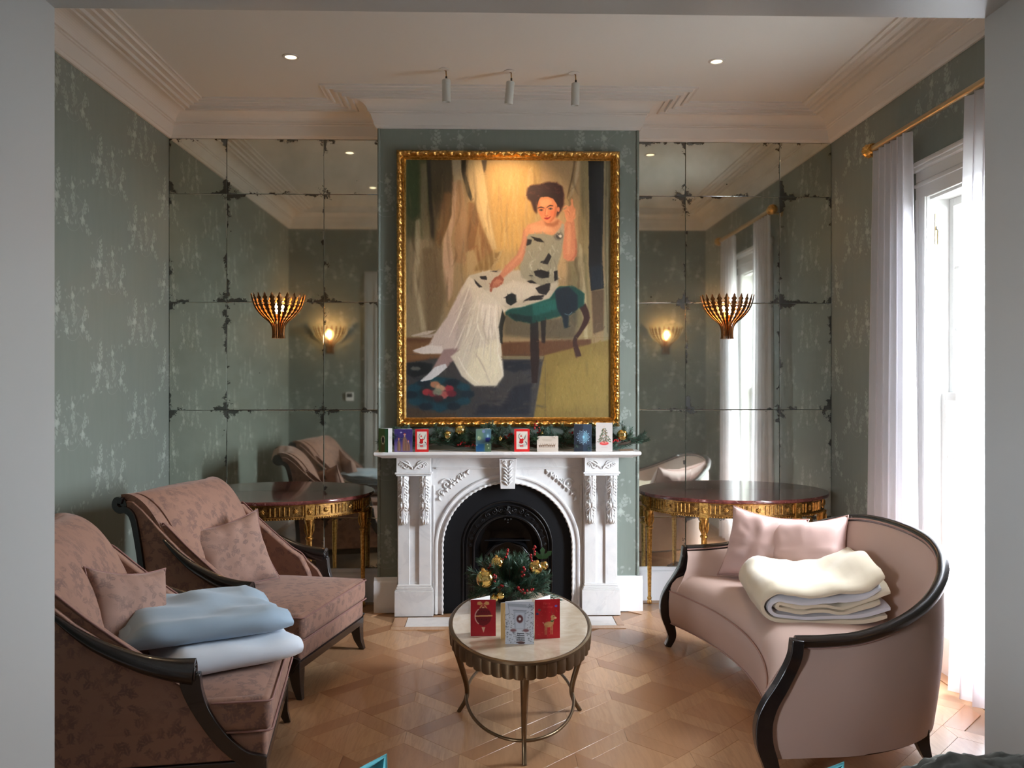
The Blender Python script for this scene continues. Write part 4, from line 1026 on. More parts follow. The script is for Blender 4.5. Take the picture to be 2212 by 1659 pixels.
        # black back strip with curled end
        pts = cr([(-.856, s * (hw + .004), .16), (-.868, s * (hw + .004), .38), (-.895, s * (hw + .004), .62), (-.925, s * (hw + .004), .80), (-.952, s * (hw + .004), .905), (-.990, s * (hw + .004), .940), (-1.030, s * (hw + .004), .938), (-1.055, s * (hw + .004), .962), (-1.045, s * (hw + .004), .992), (-1.015, s * (hw + .004), .988)], 46)
        b = MB(); b.sweep(pts, [(-.014, -.017), (.014, -.017), (.014, .017), (-.014, .017)], side=(0, 1, 0)); obj('back_stile', b, E_, T, ang=40, bevel=.003)
        obj('scroll_end', MB().tube([(-1.028, s * (hw - .02), .965), (-1.028, s * (hw + .006), .965)], .036, 20), E_, T, ang=40)
    b = MB(); b.box(-.875, -.845, -hw, hw, .155, .205); obj('back_rail', b, E_, T, smooth=False, bevel=.003)
    return T
A1 = math.atan2(.12, .875)     # facing of the nearer chair
c1 = make_chair('pink damask scroll-back armchair nearest the doorway, holding folded blankets', (-.905, 3.70, 0), math.atan2(.137, .99))
c2 = dup(c1, (-.868, 4.815, 0), math.atan2(-.229, .973), label='pink damask scroll-back armchair beside the console, with only a cushion on it')

def at(T, x, y, z): 
    c, s = math.cos(T.rotation_euler.z), math.sin(T.rotation_euler.z); return (T.location.x + x * c - y * s, T.location.y + x * s + y * c, T.location.z + z)
a2 = c2.rotation_euler.z; a1 = c1.rotation_euler.z
make_pillow('scatter_cushion', 'square pink damask cushion leaning on the back of the armchair beside the console', .45, .42, .15, M['velvetc'], M['vpiping'], at(c2, -.575, -.085, .645), (R(-19), R(-10), a2 + R(56)), 2, 'damask cushions')
make_pillow('scatter_cushion', 'square pink damask cushion on the armchair with the blankets', .42, .42, .15, M['velvetc'], M['vpiping'], at(c1, -.595, -.05, .648), (R(-16), R(12), a1 + R(56)), 5, 'damask cushions')
# blankets on the near chair
folded('folded_blanket', 'white fleece blanket folded on the seat under the pale blue one', .48, .56, 2, .030, M['whitef'], None, at(c1, -.24, -.01, .460), a1 + R(118), 11, .022, .03, puff=.7)
folded('folded_blanket', 'pale blue fleece blanket folded on top of the white one', .60, .66, 2, .024, M['blue'], None, at(c1, -.34, .05, .580), a1 + R(112), 23, .030, .02, .0, puff=1)

# ------------------------------------------------------------------ curved sofa
SFX, SFY = 0.0, 4.29
SO = thing('curved_sofa', 'blush satin curved settee with black show-wood frame before the window', 'sofa', (1.6, SFY, 0))
half = [(1.205, .950, .600), (1.33, .958, .604), (1.47, .955, .618), (1.63, .915, .655), (1.79, .835, .712), (1.92, .715, .778), (2.01, .56, .836), (2.065, .38, .872), (2.090, .19, .886), (2.095, 0, .890)]
full = [(x - 1.6, -d, z) for x, d, z in half] + [(x - 1.6, d, z) for x, d, z in half[-2::-1]]
RAIL = cr(full, 90)
def stx(z):
    F2 = [(1.208, .612), (1.200, .55), (1.182, .49), (1.145, .42), (1.102, .35), (1.078, .28), (1.080, .20), (1.105, .12)]
    for (x0, z0), (x1, z1) in zip(F2, F2[1:]):
        if z1 <= z <= z0: return lerp(x1, x0, (z - z1) / (z0 - z1))
    return 1.208 if z > .6 else 1.105
def to_stile(ring, yy=None):
    n = len(ring)
    for i in range(12):
        w_ = (1 - i / 12) ** 1.3
        for k in (i, n - 1 - i):
            p = ring[k]; p.x += (stx(p.z) - 1.205) * w_
            if yy: p.y = lerp(p.y, math.copysign(yy, p.y), (1 - i / 12) ** .6)
    return ring
def nrm2(i, C):
    t = (C[min(i + 1, len(C) - 1)] - C[max(i - 1, 0)]); t.z = 0; t.normalize(); return Vector((t.y, -t.x, 0))   # outward
def offs(C, d, z=None, f=None):
    out = []
    for i, p in enumerate(C):
        n = nrm2(i, C); k = d(i / (len(C) - 1)) if callable(d) else d; q = p + n * k; q.z = (z(i / (len(C) - 1), p.z) if callable(z) else (p.z if z is None else z)); out.append(q)
    return out
# outward check: normal at middle must point to +x
if nrm2(45, RAIL).x < 0:
    _n = nrm2
    def nrm2(i, C): return -_n(i, C)
# outer shell
b = MB(); rings = []
for k in range(13):
    t = k / 12
    rings.append(to_stile(offs(RAIL, lambda s, t=t: -.012 - .035 * t ** 1.5 + .014 * math.sin(math.pi * t), lambda s, z, t=t: lerp(z - .02, .135, t)), .940))
b.loft(rings, False, False)
# closing under side
rin = offs(RAIL, -.10, .135); b.loft([rings[-1], rin], False, False)
obj('outer_back', b, M['satin'], SO, ang=60)
# inner back: from rail down to seat
b = MB(); rings = []
for k in range(13):
    t = k / 12
    rings.append(to_stile(offs(RAIL, lambda s, t=t: -.030 - .075 * math.sin(math.pi / 2 * min(1, t * 1.2)) - .02 * t, lambda s, z, t=t: lerp(z - .010 + .010 * math.sin(math.pi * min(1, t * 3)), .36, t))))
b.loft(rings, False, False); obj('inner_back', b, M['satin'], SO, ang=60)
b = MB(); b.tube(offs(RAIL, -.034, lambda s, z: z - .002), .0045, 6); b.tube(offs(RAIL, -.004, lambda s, z: z - .026), .004, 6); obj('piping', b, M['piping'], SO, ang=80)
b = MB(); sec = [(-.026, -.010), (-.020, -.022), (.010, -.024), (.022, -.014), (.024, .006), (.012, .018), (-.010, .022), (-.024, .012)]
rings = []
for i, p in enumerate(RAIL):
    n = nrm2(i, RAIL); rings.append([p + n * (q[0] - .010) + Vector((0, 0, q[1])) for q in sec])
b.loft(rings); obj('top_rail', b, M['ebony'], SO, ang=50)
# seat with concave front
def xf(d): return 1.285 - .195 * (abs(d) / .90) ** 2
b = MB(); rings = []; NS = 48
IN = offs(RAIL, -.125, .36)
def xback(d):
    # farthest x of the inner line at this lateral position
    best = None
    for i in range(len(IN) - 1):
        a, c = IN[i], IN[i + 1]
        if (a.y - d) * (c.y - d) <= 0 and abs(c.y - a.y) > 1e-9:
            x_ = lerp(a.x, c.x, (d - a.y) / (c.y - a.y)) + 1.6; best = x_ if best is None else max(best, x_)
    return best
for k in range(NS + 1):
    d = lerp(-.900, .900, k / NS); x0 = xf(d); xb = xback(d) or 1.3; xb = max(xb + .03, x0 + .12); e = 1 - (abs(d) / .90) ** 10
    zt = .445 + .012 * e
    sec_ = [(x0 + .015, .150), (x0 + .002, .20), (x0, .28), (x0 + .004, .338), (x0 + .012, .350), (x0 + .010, .365), (x0 + .022, .395), (x0 + .050, .425), (x0 + .10, zt)]
    for q in (.25, .5, .75, 1): sec_.append((lerp(x0 + .10, xb, q), zt + .018 * math.sin(math.pi * q) * e - .02 * q))
    sec_.append((xb, .150))
    rings.append([(x_ - 1.6, d, z_) for x_, z_ in sec_])
b.loft(rings); obj('seat', b, M['satin'], SO, ang=50)
b = MB(); b.tube([(xf(d) - 1.6 + .004, d, .348) for d in [lerp(-.9, .9, k / 40) for k in range(41)]], .004, 6); b.tube([(xf(d) - 1.6 + .012, d, .150) for d in [lerp(-.9, .9, k / 40) for k in range(41)]], .004, 6); obj('seat_piping', b, M['piping'], SO, ang=80)
# show-wood fronts and legs
fro = [(1.208, .612), (1.200, .55), (1.182, .49), (1.145, .42), (1.102, .35), (1.078, .28), (1.080, .20), (1.105, .12), (1.115, .06), (1.088, .0)]
for s in (-1, 1):
    pts = cr([(x_ - 1.6, s * (.950 - .012 * (z_ < .5)), z_) for x_, z_ in fro], 44); secs = []
    for i in range(44):
        t = i / 43; a_ = .024; c_ = .024 + .010 * math.exp(-((t - .62) / .22) ** 2) - .006 * sstep(.8, 1, t); secs.append([(-a_, -c_), (a_, -c_), (a_, c_), (-a_, c_)])
    b = MB(); b.sweep(pts, secs, side=(0, 1, 0)); obj('front_stile', b, M['ebony'], SO, ang=40, bevel=.004)
    for (lx, ly, dx, dy) in ((1.82, s * .70, .045, s * .035),):
        b = MB(); b.loft([[(lx - 1.6 + dx * f - a_, ly + dy * f - a_, z_), (lx - 1.6 + dx * f + a_, ly + dy * f - a_, z_), (lx - 1.6 + dx * f + a_, ly + dy * f + a_, z_), (lx - 1.6 + dx * f - a_, ly + dy * f + a_, z_)] for f, a_, z_ in ((0, .032, .16), (.15, .027, .10), (.5, .019, .045), (1, .013, 0))]); obj('leg', b, M['ebony'], SO, ang=40, bevel=.003)
b = MB(); b.tube(offs(RAIL, -.075, .128), .012, 6); obj('bottom_rail', b, M['ebony'], SO, ang=80)
# care tag and flex below the front
LB = MB(); LB.box(1.262 - 1.6, 1.265 - 1.6, -.605, -.565, .060, .135); obj('care_label', LB, M['white'], SO, smooth=False)
# cushions on the settee
make_pillow('satin_cushion', 'pink satin cushion at the far end of the settee, behind the other', .46, .43, .19, M['satinp'], M['piping'], (1.600, 4.985, .650), (R(-22), R(5), R(-38)), 31, 'satin cushions', .008)
make_pillow('satin_cushion', 'pink satin cushion in front of its pair, beside the cream blanket', .46, .42, .20, M['satinp'], M['piping'], (1.80, 4.79, .648), (R(-22), R(-9), R(-36)), 37, 'satin cushions', .004)
folded('folded_blanket', 'thick cream fleece blanket with white lining folded on the settee', .62, .70, 3, .031, M['cream'], M['lining'], (1.66, 4.42, .452), R(-8), 41, .032, .07, .075, puff=.25)

# ------------------------------------------------------------------ coffee table
TX, TY = .147, 4.22; TA, TB = .345, .64; TH = .45
CT = thing('oval_coffee_table', 'oval stone-topped coffee table with fluted bronze apron before the hearth', 'table', (TX, TY, 0))
def el(a, bb, n, z, ph=0): return [(a * math.cos(2 * math.pi * i / n + ph), bb * math.sin(2 * math.pi * i / n + ph), z) for i in range(n)]
obj('stone_top', MB().loft([el(TA - .014, TB - .014, 96, TH - .02), el(TA - .014, TB - .014, 96, TH - .002), el(TA - .017, TB - .017, 96, TH)]), M['stone'], CT, ang=30)
obj('rim', MB().loft([el(TA - .014, TB - .014, 96, TH - .02), el(TA - .014, TB - .014, 96, TH + .001), el(TA - .006, TB - .006, 96, TH + .003), el(TA + .003, TB + .003, 96, TH - .002), el(TA + .003, TB + .003, 96, TH - .012), el(TA - .004, TB - .004, 96, TH - .016), el(TA - .02, TB - .02, 96, TH - .02)], True, False), M['bronze'], CT, ang=40)
NS_ = 44
def scal(z, shrink):
    out = []; n = NS_ * 8
    for i in range(n):
        a = 2 * math.pi * i / n; k = abs(math.sin(NS_ * a / 2)) ** .6 * .0075; out.append(((TA - shrink + k - .006) * math.cos(a), (TB - shrink + k - .006) * math.sin(a), z - .004 * (abs(math.sin(NS_ * a / 2)) ** .6 if z < .39 else 0)))
    return out
obj('scalloped_apron', MB().loft([scal(TH - .014, .002), scal(TH - .04, .0), scal(TH - .072, .003), scal(TH - .075, .02)], True, True), M['bronze'], CT, ang=50)
for (ux, uy, ra) in ((0, -1, TB), (1, 0, TA), (0, 1, TB), (-1, 0, TA)):
    rad = [(.0, .385, ra - .020), (.1, .33, ra - .026), (.35, .22, ra - .060), (.6, .12, ra - .086), (.8, .06, ra - .080), (1, .0, ra - .045)]
    pts = cr([(ux * r_, uy * r_, z_) for _, z_, r_ in rad], 26); b = MB()
    secs = []
    for i in range(26):
        t = i / 25; w_ = lerp(.019, .0105, sstep(0, .8, t)); h_ = lerp(.017, .010, t); secs.append([(w_ * math.cos(a), h_ * math.sin(a)) for a in [2 * math.pi * k / 10 for k in range(10)]])
    b.sweep(pts, secs, side=(-uy, ux, 0)); obj('leg', b, M['bronze'], CT, ang=60)
obj('ring_stretcher', MB().tube(el(TA - .083, TB - .083, 80, .088) + [el(TA - .083, TB - .083, 80, .088)[0]], .0075, 8, False), M['bronze'], CT, ang=80)

# ------------------------------------------------------------------ demilune consoles
def make_console(label, x):
    T = thing('demilune_console', label, 'table', (x, YM - .014, 0), 0, 'demilune consoles'); a0, b0 = .690, .590
    def half_el(a, bb, z, n=60): return [(a * math.cos(math.pi + math.pi * i / n), bb * math.sin(math.pi + math.pi * i / n), z) for i in range(n + 1)]
    prf = [(0, .792), (.006, .795), (.009, .803), (.009, .810), (.004, .818)]
    obj('marble_top', MB().loft([half_el(a0 + d, b0 + d, z) for d, z in prf]), M['redmarble'], T, ang=35)
    ar, brr = a0 - .035, b0 - .035
    ap = MB(); ap.loft([half_el(ar, brr, .688), half_el(ar, brr, .792)]); obj('apron', ap, M['giltdark'], T, ang=35)
    mo = MB(); mo.tube(half_el(ar + .003, brr + .003, .789), .006, 6); mo.tube(half_el(ar + .003, brr + .003, .703), .003, 6); obj('apron_moulding', mo, M['gilt'], T, ang=80)
    bd = MB(); n = 110
    for i in range(n):
        a = math.pi + math.pi * (i + .5) / n; bd.ball(((ar + .004) * math.cos(a), (brr + .004) * math.sin(a), .693), .0052, 6, 4)
    o = obj('bead_row', bd, M['gilt'], T, ang=80); o['kind'] = 'stuff'
    fl_ = MB(); n = 66; ros = []
    legs = [R(180 + 12), R(180 + 60), R(180 + 120), R(180 + 168)]
    for i in range(n):
        a = math.pi + math.pi * (i + .5) / n
        if min(abs(a - q) for q in legs) < .055: continue
        p = Vector((ar * math.cos(a), brr * math.sin(a), 0)); nn = Vector((math.cos(a) / ar, math.sin(a) / brr, 0)).normalized()
        if i % 7 in (5, 6):
            if i % 7 == 5: ros.append((p, nn, a))
            continue
        fl_.tube([p + nn * .002 + Vector((0, 0, .715)), p + nn * .003 + Vector((0, 0, .774))], .0052, 6)
    o = obj('fluting', fl_, M['gilt'], T, ang=80); o['kind'] = 'stuff'
    for p, nn, a in ros:
        r_ = MB(); tt = Vector((-nn.y, nn.x, 0)); c = p + nn * .003 + Vector((0, 0, .745)) + tt * .012
        for k in range(8):
            q = tt * math.cos(k * .785) + Vector((0, 0, math.sin(k * .785))); r_.tube([c + nn * .002, c + nn * .006 + q * .010, c + nn * .001 + q * .018], [.003, .0045, .002], 5)
        r_.ball(tuple(c + nn * .005), .006, 8, 6); obj('rosette', r_, M['gilt'], T, ang=80)
    for a in legs:
        p = Vector(((ar - .006) * math.cos(a), (brr - .006) * math.sin(a), 0)); nn = Vector((math.cos(a) / ar, math.sin(a) / brr, 0)).normalized(); th = math.atan2(nn.y, nn.x)
        lg = MB(); lg.lathe([(.012, 0), (.017, .006), (.018, .022), (.012, .034), (.016, .040), (.016, .048), (.0125, .055), (.013, .07), (.020, .53), (.0205, .545), (.027, .552), (.027, .562), (.020, .568), (.021, .60), (.028, .64), (.031, .668), (.034, .675), (.034, .684), (.001, .684)], 32, flute=(.06, .54, 8, .22))
        L_ = obj('leg', lg, M['gilt'], T, ang=40, loc=tuple(p)); L_.rotation_euler = (0, 0, th)
        bk_ = MB(); bk_.box(-.030, .014, -.030, .030, .684, .79); obj('leg_block', bk_, M['gilt'], L_, smooth=False, bevel=.002)
        r_ = MB()
        for k in range(10): r_.tube([(.016, 0, .738), (.021, .012 * math.cos(k * .628), .738 + .014 * math.sin(k * .628)), (.015, .019 * math.cos(k * .628), .738 + .024 * math.sin(k * .628))], [.003, .004, .002], 5)
        r_.ball((.018, 0, .738), .007, 8, 6); obj('leg_rosette', r_, M['gilt'], L_, ang=80)
        r_ = MB()
        for k in range(8):
            c, s = math.cos(k * .785), math.sin(k * .785); r_.tube([(.019 * c, .019 * s, .575), (.030 * c, .030 * s, .61), (.034 * c, .034 * s, .655)], [.002, .006, .002], 5)
        obj('leaf_collar', r_, M['gilt'], L_, ang=80)
    return T
k1 = make_console('gilt half-moon console with red marble top behind the armchairs', -1.552)
dup(k1, (1.800, YM - .014, 0), 0, label='gilt half-moon console with red marble top behind the settee')
# ------------------------------------------------------------------ the painting
def portrait():
    K = .62; X0, Y0, X1, Y1 = 86, 106, 1250, 1586
    r = Ras(int((X1 - X0) * K), int((Y1 - Y0) * K), (150, 128, 96), K, X0, Y0); rn = random.Random(12); r.bk = .55
    def P(c, pts, a=1, b=2): r.poly(pts, c, a, b)
    def S(c, w, pts, a=1, b=1.5): r.stroke(pts, w, c, a, b)
    # curtain ground
    P((176, 148, 100), [(500, 100), (1120, 100), (1120, 700), (900, 760), (420, 760)], 1, 30)
    P((196, 160, 100), [(540, 130), (830, 130), (800, 420), (760, 640), (600, 620)], 1, 26)
    P((84, 84, 54), [(60, 90), (215, 90), (235, 520), (200, 800), (60, 900)], 1, 8)
    P((60, 72, 42), [(90, 110), (160, 110), (158, 420), (120, 460), (90, 420)], 1, 8)
    P((118, 108, 82), [(170, 140), (205, 130), (210, 420), (240, 640), (205, 700), (170, 500)], 1, 5)
    P((74, 62, 40), [(212, 100), (350, 100), (345, 420), (290, 560), (240, 760), (235, 500)], 1, 6)
    P((44, 38, 24), [(202, 105), (222, 105), (246, 520), (250, 680), (236, 690), (222, 480)], 1, 3)
    P((110, 84, 52), [(300, 300), (345, 300), (330, 480), (270, 620), (240, 1000), (200, 1060), (230, 700)], 1, 8)
    P((140, 124, 98), [(60, 560), (240, 560), (300, 900), (330, 1150), (60, 1130)], 1, 18)
    P((112, 96, 72), [(180, 620), (290, 600), (310, 900), (260, 1100), (200, 1100)], 1, 12)
    P((178, 164, 136), [(140, 460), (165, 450), (172, 640), (150, 800), (200, 1080), (176, 1090), (130, 820)], .8, 5)
    P((172, 156, 128), [(345, 108), (402, 108), (405, 230), (430, 480), (440, 640), (405, 640), (390, 430), (360, 330)], 1, 4)
    P((178, 150, 126), [(350, 240), (375, 240), (372, 430), (340, 560), (358, 700), (350, 880), (318, 930), (292, 690), (300, 560), (345, 430)], 1, 4)
    P((150, 118, 88), [(375, 230), (400, 230), (425, 400), (445, 600), (430, 700), (365, 700), (358, 560)], .8, 5)
    P((56, 50, 34), [(398, 108), (424, 108), (425, 200), (460, 320), (455, 350), (430, 300), (400, 180)], 1, 2.5)
    P((196, 172, 130), [(440, 108), (515, 108), (560, 420), (600, 620), (572, 624), (520, 500), (462, 320), (430, 190)], 1, 4)
    P((216, 190, 142), [(470, 112), (515, 112), (555, 400), (580, 580), (540, 500), (500, 320)], .85, 4)
    P((126, 92, 60), [(440, 360), (470, 350), (520, 500), (580, 640), (560, 760), (430, 760), (425, 600)], .85, 9)
    P((70, 58, 44), [(512, 108), (545, 108), (536, 180), (528, 186)], .9, 3)
    P((178, 156, 118), [(425, 640), (470, 620), (490, 700), (640, 620), (610, 690), (560, 750), (430, 770)], .8, 6)
    P((130, 104, 66), [(490, 700), (560, 640), (620, 640), (560, 740), (470, 745)], .9, 6)
    P((186, 156, 118), [(850, 105), (1125, 105), (1120, 700), (950, 800), (850, 560)], .8, 12)
    S((212, 186, 142), [18, 10], [(790, 160), (780, 260), (800, 330)], .5, 6)
    S((120, 96, 66), [12, 7], [(1045, 110), (1030, 200), (1000, 330)], .9, 2); S((206, 182, 148), [20, 14], [(1070, 110), (1055, 200), (1020, 320)], .9, 4)
    P((150, 134, 98), [(1075, 110), (1128, 110), (1122, 640), (1150, 1190), (1075, 1190), (1040, 900), (1075, 500)], 1, 5)
    P((120, 110, 82), [(1000, 680), (1110, 640), (1130, 1000), (1060, 1100), (1000, 900)], .8, 9)
    P((182, 168, 136), [(1060, 560), (1090, 620), (1112, 900), (1120, 1150), (1100, 1150), (1085, 900), (1062, 700)], .8, 4)
    P((20, 20, 22), [(1122, 108), (1212, 108), (1206, 400), (1200, 660), (1210, 840), (1138, 856), (1124, 700), (1128, 400)], 1, 2)
    P((44, 44, 50), [(1168, 280), (1196, 280), (1194, 420), (1172, 420)], .7, 4); P((30, 42, 54), [(1130, 720), (1196, 700), (1204, 840), (1140, 850)], .8, 6)
    P((140, 130, 102), [(1210, 108), (1252, 108), (1252, 1150), (1225, 1200), (1208, 1180), (1216, 700)], 1, 3); S((96, 88, 64), [6, 6], [(1226, 110), (1220, 600), (1232, 1100)], .7, 2)
    P((96, 78, 58), [(1140, 856), (1210, 846), (1208, 1080), (1150, 1100)], 1, 3)
    for _ in range(150):
        x = rn.uniform(95, 1110); y0_ = rn.uniform(110, 800); l = rn.uniform(90, 320)
        lit = 1 if 480 < x < 1000 else .62; c0 = rn.choice(((206, 184, 140), (120, 98, 66), (188, 160, 116), (150, 130, 98))); S(tuple(q * lit for q in c0), [3, rn.uniform(8, 20), 3], [(x, y0_), (x + rn.uniform(-14, 14), y0_ + l / 2), (x + rn.uniform(-22, 22), y0_ + l)], .32, 4)
    # floor
    P((96, 66, 42), [(60, 1125), (420, 1120), (640, 1150), (1140, 1130), (1140, 1240), (60, 1300)], 1, 5)
    P((128, 98, 66), [(60, 1150), (300, 1150), (300, 1230), (60, 1260)], .6, 8)
    P((132, 112, 62), [(870, 1222), (1080, 1170), (1260, 1130), (1260, 1600), (805, 1600)], 1, 3)
    P((156, 134, 74), [(940, 1300), (1150, 1220), (1250, 1240), (1240, 1500), (900, 1540)], .5, 30)
    for _ in range(60): x, y = rn.uniform(860, 1230), rn.uniform(1240, 1560); S(rn.choice(((146, 124, 68), (116, 98, 54))), [10, 6], [(x, y), (x + rn.uniform(-18, 18), y + rn.uniform(30, 80))], .25, 4)
    P((66, 64, 64), [(60, 1270), (330, 1230), (640, 1228), (868, 1228), (806, 1600), (60, 1600)], 1, 3)
    P((130, 118, 90), [(636, 1226), (868, 1226), (862, 1246), (640, 1246)], .8, 2)
    P((30, 36, 46), [(640, 1258), (790, 1252), (800, 1300), (700, 1320), (640, 1300)], .9, 5); P((34, 38, 48), [(700, 1400), (800, 1380), (785, 1560), (480, 1560), (500, 1500), (620, 1510)], .85, 7)
    for _ in range(110): x, y = rn.uniform(90, 830), rn.uniform(1260, 1570); S(rn.choice(((92, 84, 78), (34, 38, 46), (78, 70, 62), (52, 58, 70))), [12, 5], [(x, y), (x + rn.uniform(20, 60), y + rn.uniform(-12, 12))], .45, 3)
    P((78, 62, 46), [(60, 1510), (220, 1545), (380, 1560), (380, 1600), (60, 1600)], .8, 6)
    # flowered disc of the rug
    P((16, 24, 30), [(95, 1270), (170, 1262), (236, 1272), (230, 1320), (130, 1350), (92, 1330)], .95, 4); r.ell(140, 1298, 30, 12, (120, 118, 108), .7, 3)
    r.ell(275, 1440, 182, 92, (16, 58, 68), 1, 4); r.ell(290, 1430, 130, 62, (28, 46, 52), 1, 5)
    for a in range(12): r.ell(275 + 160 * math.cos(a * .52), 1445 + 78 * math.sin(a * .52), 38, 20, (14, 66, 78) if a % 2 else (10, 36, 48), .9, 4)
    for (x, y, c) in ((205, 1432, (150, 50, 56)), (250, 1388, (176, 120, 90)), (330, 1412, (150, 46, 60)), (280, 1410, (190, 150, 120)), (240, 1440, (122, 40, 48)), (300, 1445, (172, 90, 84)), (345, 1440, (110, 34, 48)), (268, 1468, (60, 30, 36)), (265, 1432, (120, 130, 112))): r.ell(x, y, 28, 20, c, .9, 3)
    # stool
    P((44, 26, 22), [(790, 1030), (835, 1030), (842, 1240), (830, 1380), (800, 1380), (792, 1240)], 1, 2)
    P((40, 24, 20), [(850, 1020), (880, 1020), (876, 1150), (856, 1150)], .9, 2)
    S((60, 32, 24), [40, 34, 22, 22, 34], [(1088, 935), (1112, 1010), (1080, 1080), (1045, 1140), (1066, 1230)], 1, 2)
    P((34, 40, 40), [(640, 990), (800, 1035), (1010, 1000), (1060, 960), (1050, 1130), (840, 1130), (640, 1110)], .45, 10)
    P((20, 72, 66), [(650, 960), (700, 930), (960, 830), (1040, 830), (1100, 870), (1096, 940), (960, 1000), (800, 1042), (700, 1020), (650, 990)], 1, 3)
    P((44, 108, 98), [(800, 930), (940, 900), (950, 960), (810, 1000)], .6, 6); P((12, 44, 44), [(660, 985), (800, 1000), (800, 1042), (700, 1022)], .8, 4)
    P((10, 34, 46), [(930, 850), (1010, 830), (1060, 880), (1060, 960), (1010, 1000), (1006, 1062), (985, 1066), (975, 1010), (945, 960)], 1, 3); S((150, 160, 160), [3, 3], [(985, 985), (1010, 992), (1030, 975)], .9, 1)
    # back skirt train and legs
    P((188, 172, 158), [(112, 1112), (200, 1085), (260, 1080), (210, 1106), (130, 1118)], 1, 2); P((176, 160, 150), [(150, 1118), (250, 1100), (240, 1125)], .9, 2)
    P((196, 180, 170), [(250, 1100), (320, 1000), (400, 840), (440, 780), (640, 760), (620, 900), (560, 1000), (420, 1180), (330, 1215), (180, 1215), (126, 1205), (140, 1190), (210, 1170)], 1, 3)
    P((214, 204, 196), [(122, 1196), (210, 1165), (290, 1172), (300, 1210), (170, 1214)], 1, 2)
    P((150, 126, 122), [(300, 1190), (380, 1180), (370, 1230), (320, 1290), (250, 1330), (230, 1310), (270, 1240)], 1, 4)
    P((206, 204, 206), [(164, 1370), (210, 1330), (250, 1290), (310, 1270), (320, 1290), (270, 1335), (230, 1362), (180, 1372)], 1, 2)
    # front skirt
    P((206, 196, 178), [(440, 775), (560, 740), (700, 790), (740, 870), (690, 950), (640, 980), (620, 1100), (640, 1340), (600, 1396), (470, 1396), (400, 1340), (340, 1230), (390, 1190), (380, 1000), (400, 860)], 1, 3)
    P((226, 216, 188), [(470, 1190), (610, 1130), (630, 1340), (590, 1390), (470, 1392), (420, 1330), (450, 1260)], .8, 12)
    P((224, 214, 200), [(490, 920), (600, 880), (620, 950), (580, 1120), (540, 1120), (510, 1000)], .8, 7)
    P((170, 154, 146), [(395, 900), (440, 830), (460, 900), (420, 1060), (390, 1180), (360, 1180)], .6, 8)
    for pts in ([(500, 950), (490, 1050), (530, 1160)], [(600, 900), (590, 1020), (610, 1180)], [(450, 820), (400, 960), (330, 1120)], [(560, 930), (555, 1040), (575, 1150)], [(420, 1050), (380, 1150), (360, 1190)], [(380, 1230), (430, 1320), (500, 1390)], [(600, 1180), (625, 1280), (636, 1340)]):
        S((236, 230, 216), [4, 9, 3], pts, .7, 2)
    for pts in ([(540, 960), (525, 1060), (545, 1140)], [(460, 940), (430, 1080), (420, 1160)], [(470, 1200), (520, 1280), (560, 1380)]): S((168, 154, 140), [4, 9, 4], pts, .6, 3)
    for _ in range(70):
        t = rn.random(); x = lerp(410, 620, t); y = rn.uniform(860, 1150); l = rn.uniform(60, 170); dx = lerp(-55, 12, t)
        S(rn.choice(((232, 226, 212), (176, 164, 150), (214, 202, 186), (190, 180, 168))), [2, rn.uniform(4, 9), 2], [(x, y), (x + dx * .5, y + l / 2), (x + dx, y + l)], .5, 2)
    P((24, 28, 26), [(632, 960), (648, 1010), (636, 1060), (632, 1160), (620, 1150), (612, 1060), (624, 1000)], .85, 2)
    # lap, hips
    P((184, 174, 156), [(440, 770), (560, 742), (740, 740), (900, 690), (945, 760), (950, 830), (900, 900), (740, 950), (660, 960), (560, 880)], 1, 3)
    P((206, 198, 182), [(500, 870), (700, 800), (840, 830), (800, 890), (640, 940), (520, 930)], .8, 7)
    # bodice
    P((150, 146, 128), [(755, 560), (790, 530), (860, 528), (930, 545), (970, 500), (990, 520), (968, 640), (945, 720), (950, 800), (860, 830), (740, 780), (730, 720), (752, 660)], 1, 3)
    for _ in range(34): x, y = rn.uniform(770, 950), rn.uniform(560, 800); S(rn.choice(((178, 174, 156), (120, 116, 102), (196, 190, 172))), [8, 4], [(x, y), (x + rn.uniform(-25, 25), y + rn.uniform(15, 50))], .5, 2)
    P((166, 160, 142), [(925, 530), (965, 470), (990, 478), (980, 540), (950, 560)], 1, 2)
    blk = (26, 24, 28)
    for pts in ([(752, 590), (770, 560), (800, 565), (795, 590), (770, 600)], [(790, 545), (850, 560), (870, 580), (830, 575)], [(815, 560), (840, 566), (835, 572), (812, 568)], [(860, 700), (895, 640), (912, 660), (890, 705)], [(845, 690), (880, 680), (880, 692), (850, 698)], [(810, 745), (850, 735), (900, 750), (895, 780), (860, 785), (820, 770)], [(925, 745), (945, 740), (948, 790), (928, 800)], [(820, 840), (880, 815), (905, 812), (900, 850), (880, 880), (840, 870)], [(770, 800), (800, 795), (830, 815), (790, 812)], [(690, 870), (710, 880), (712, 920), (680, 940), (655, 925), (650, 890), (670, 875)], [(750, 915), (800, 885), (870, 880), (860, 905), (780, 912)], [(502, 775), (540, 772), (545, 795), (512, 790)], [(470, 790), (500, 820), (520, 835), (500, 838), (480, 815)], [(560, 745), (605, 742), (600, 750)], [(780, 770), (800, 765), (810, 775)]):
        P(blk, pts, .92, 1.6)
    for a in range(9): S((20, 40, 38), [9, 3], [(680, 905), (680 + 30 * math.cos(a * .7), 905 + 30 * math.sin(a * .7))], .9, 1)
    r.ell(950, 543, 28, 26, (120, 116, 106), 1, 2); r.ell(955, 545, 17, 15, (60, 58, 58), .9, 2); r.ell(962, 544, 9, 9, (214, 208, 194), 1, 1.5); S((200, 194, 178), [4, 4], [(932, 530), (945, 520), (962, 522)], .8, 1)
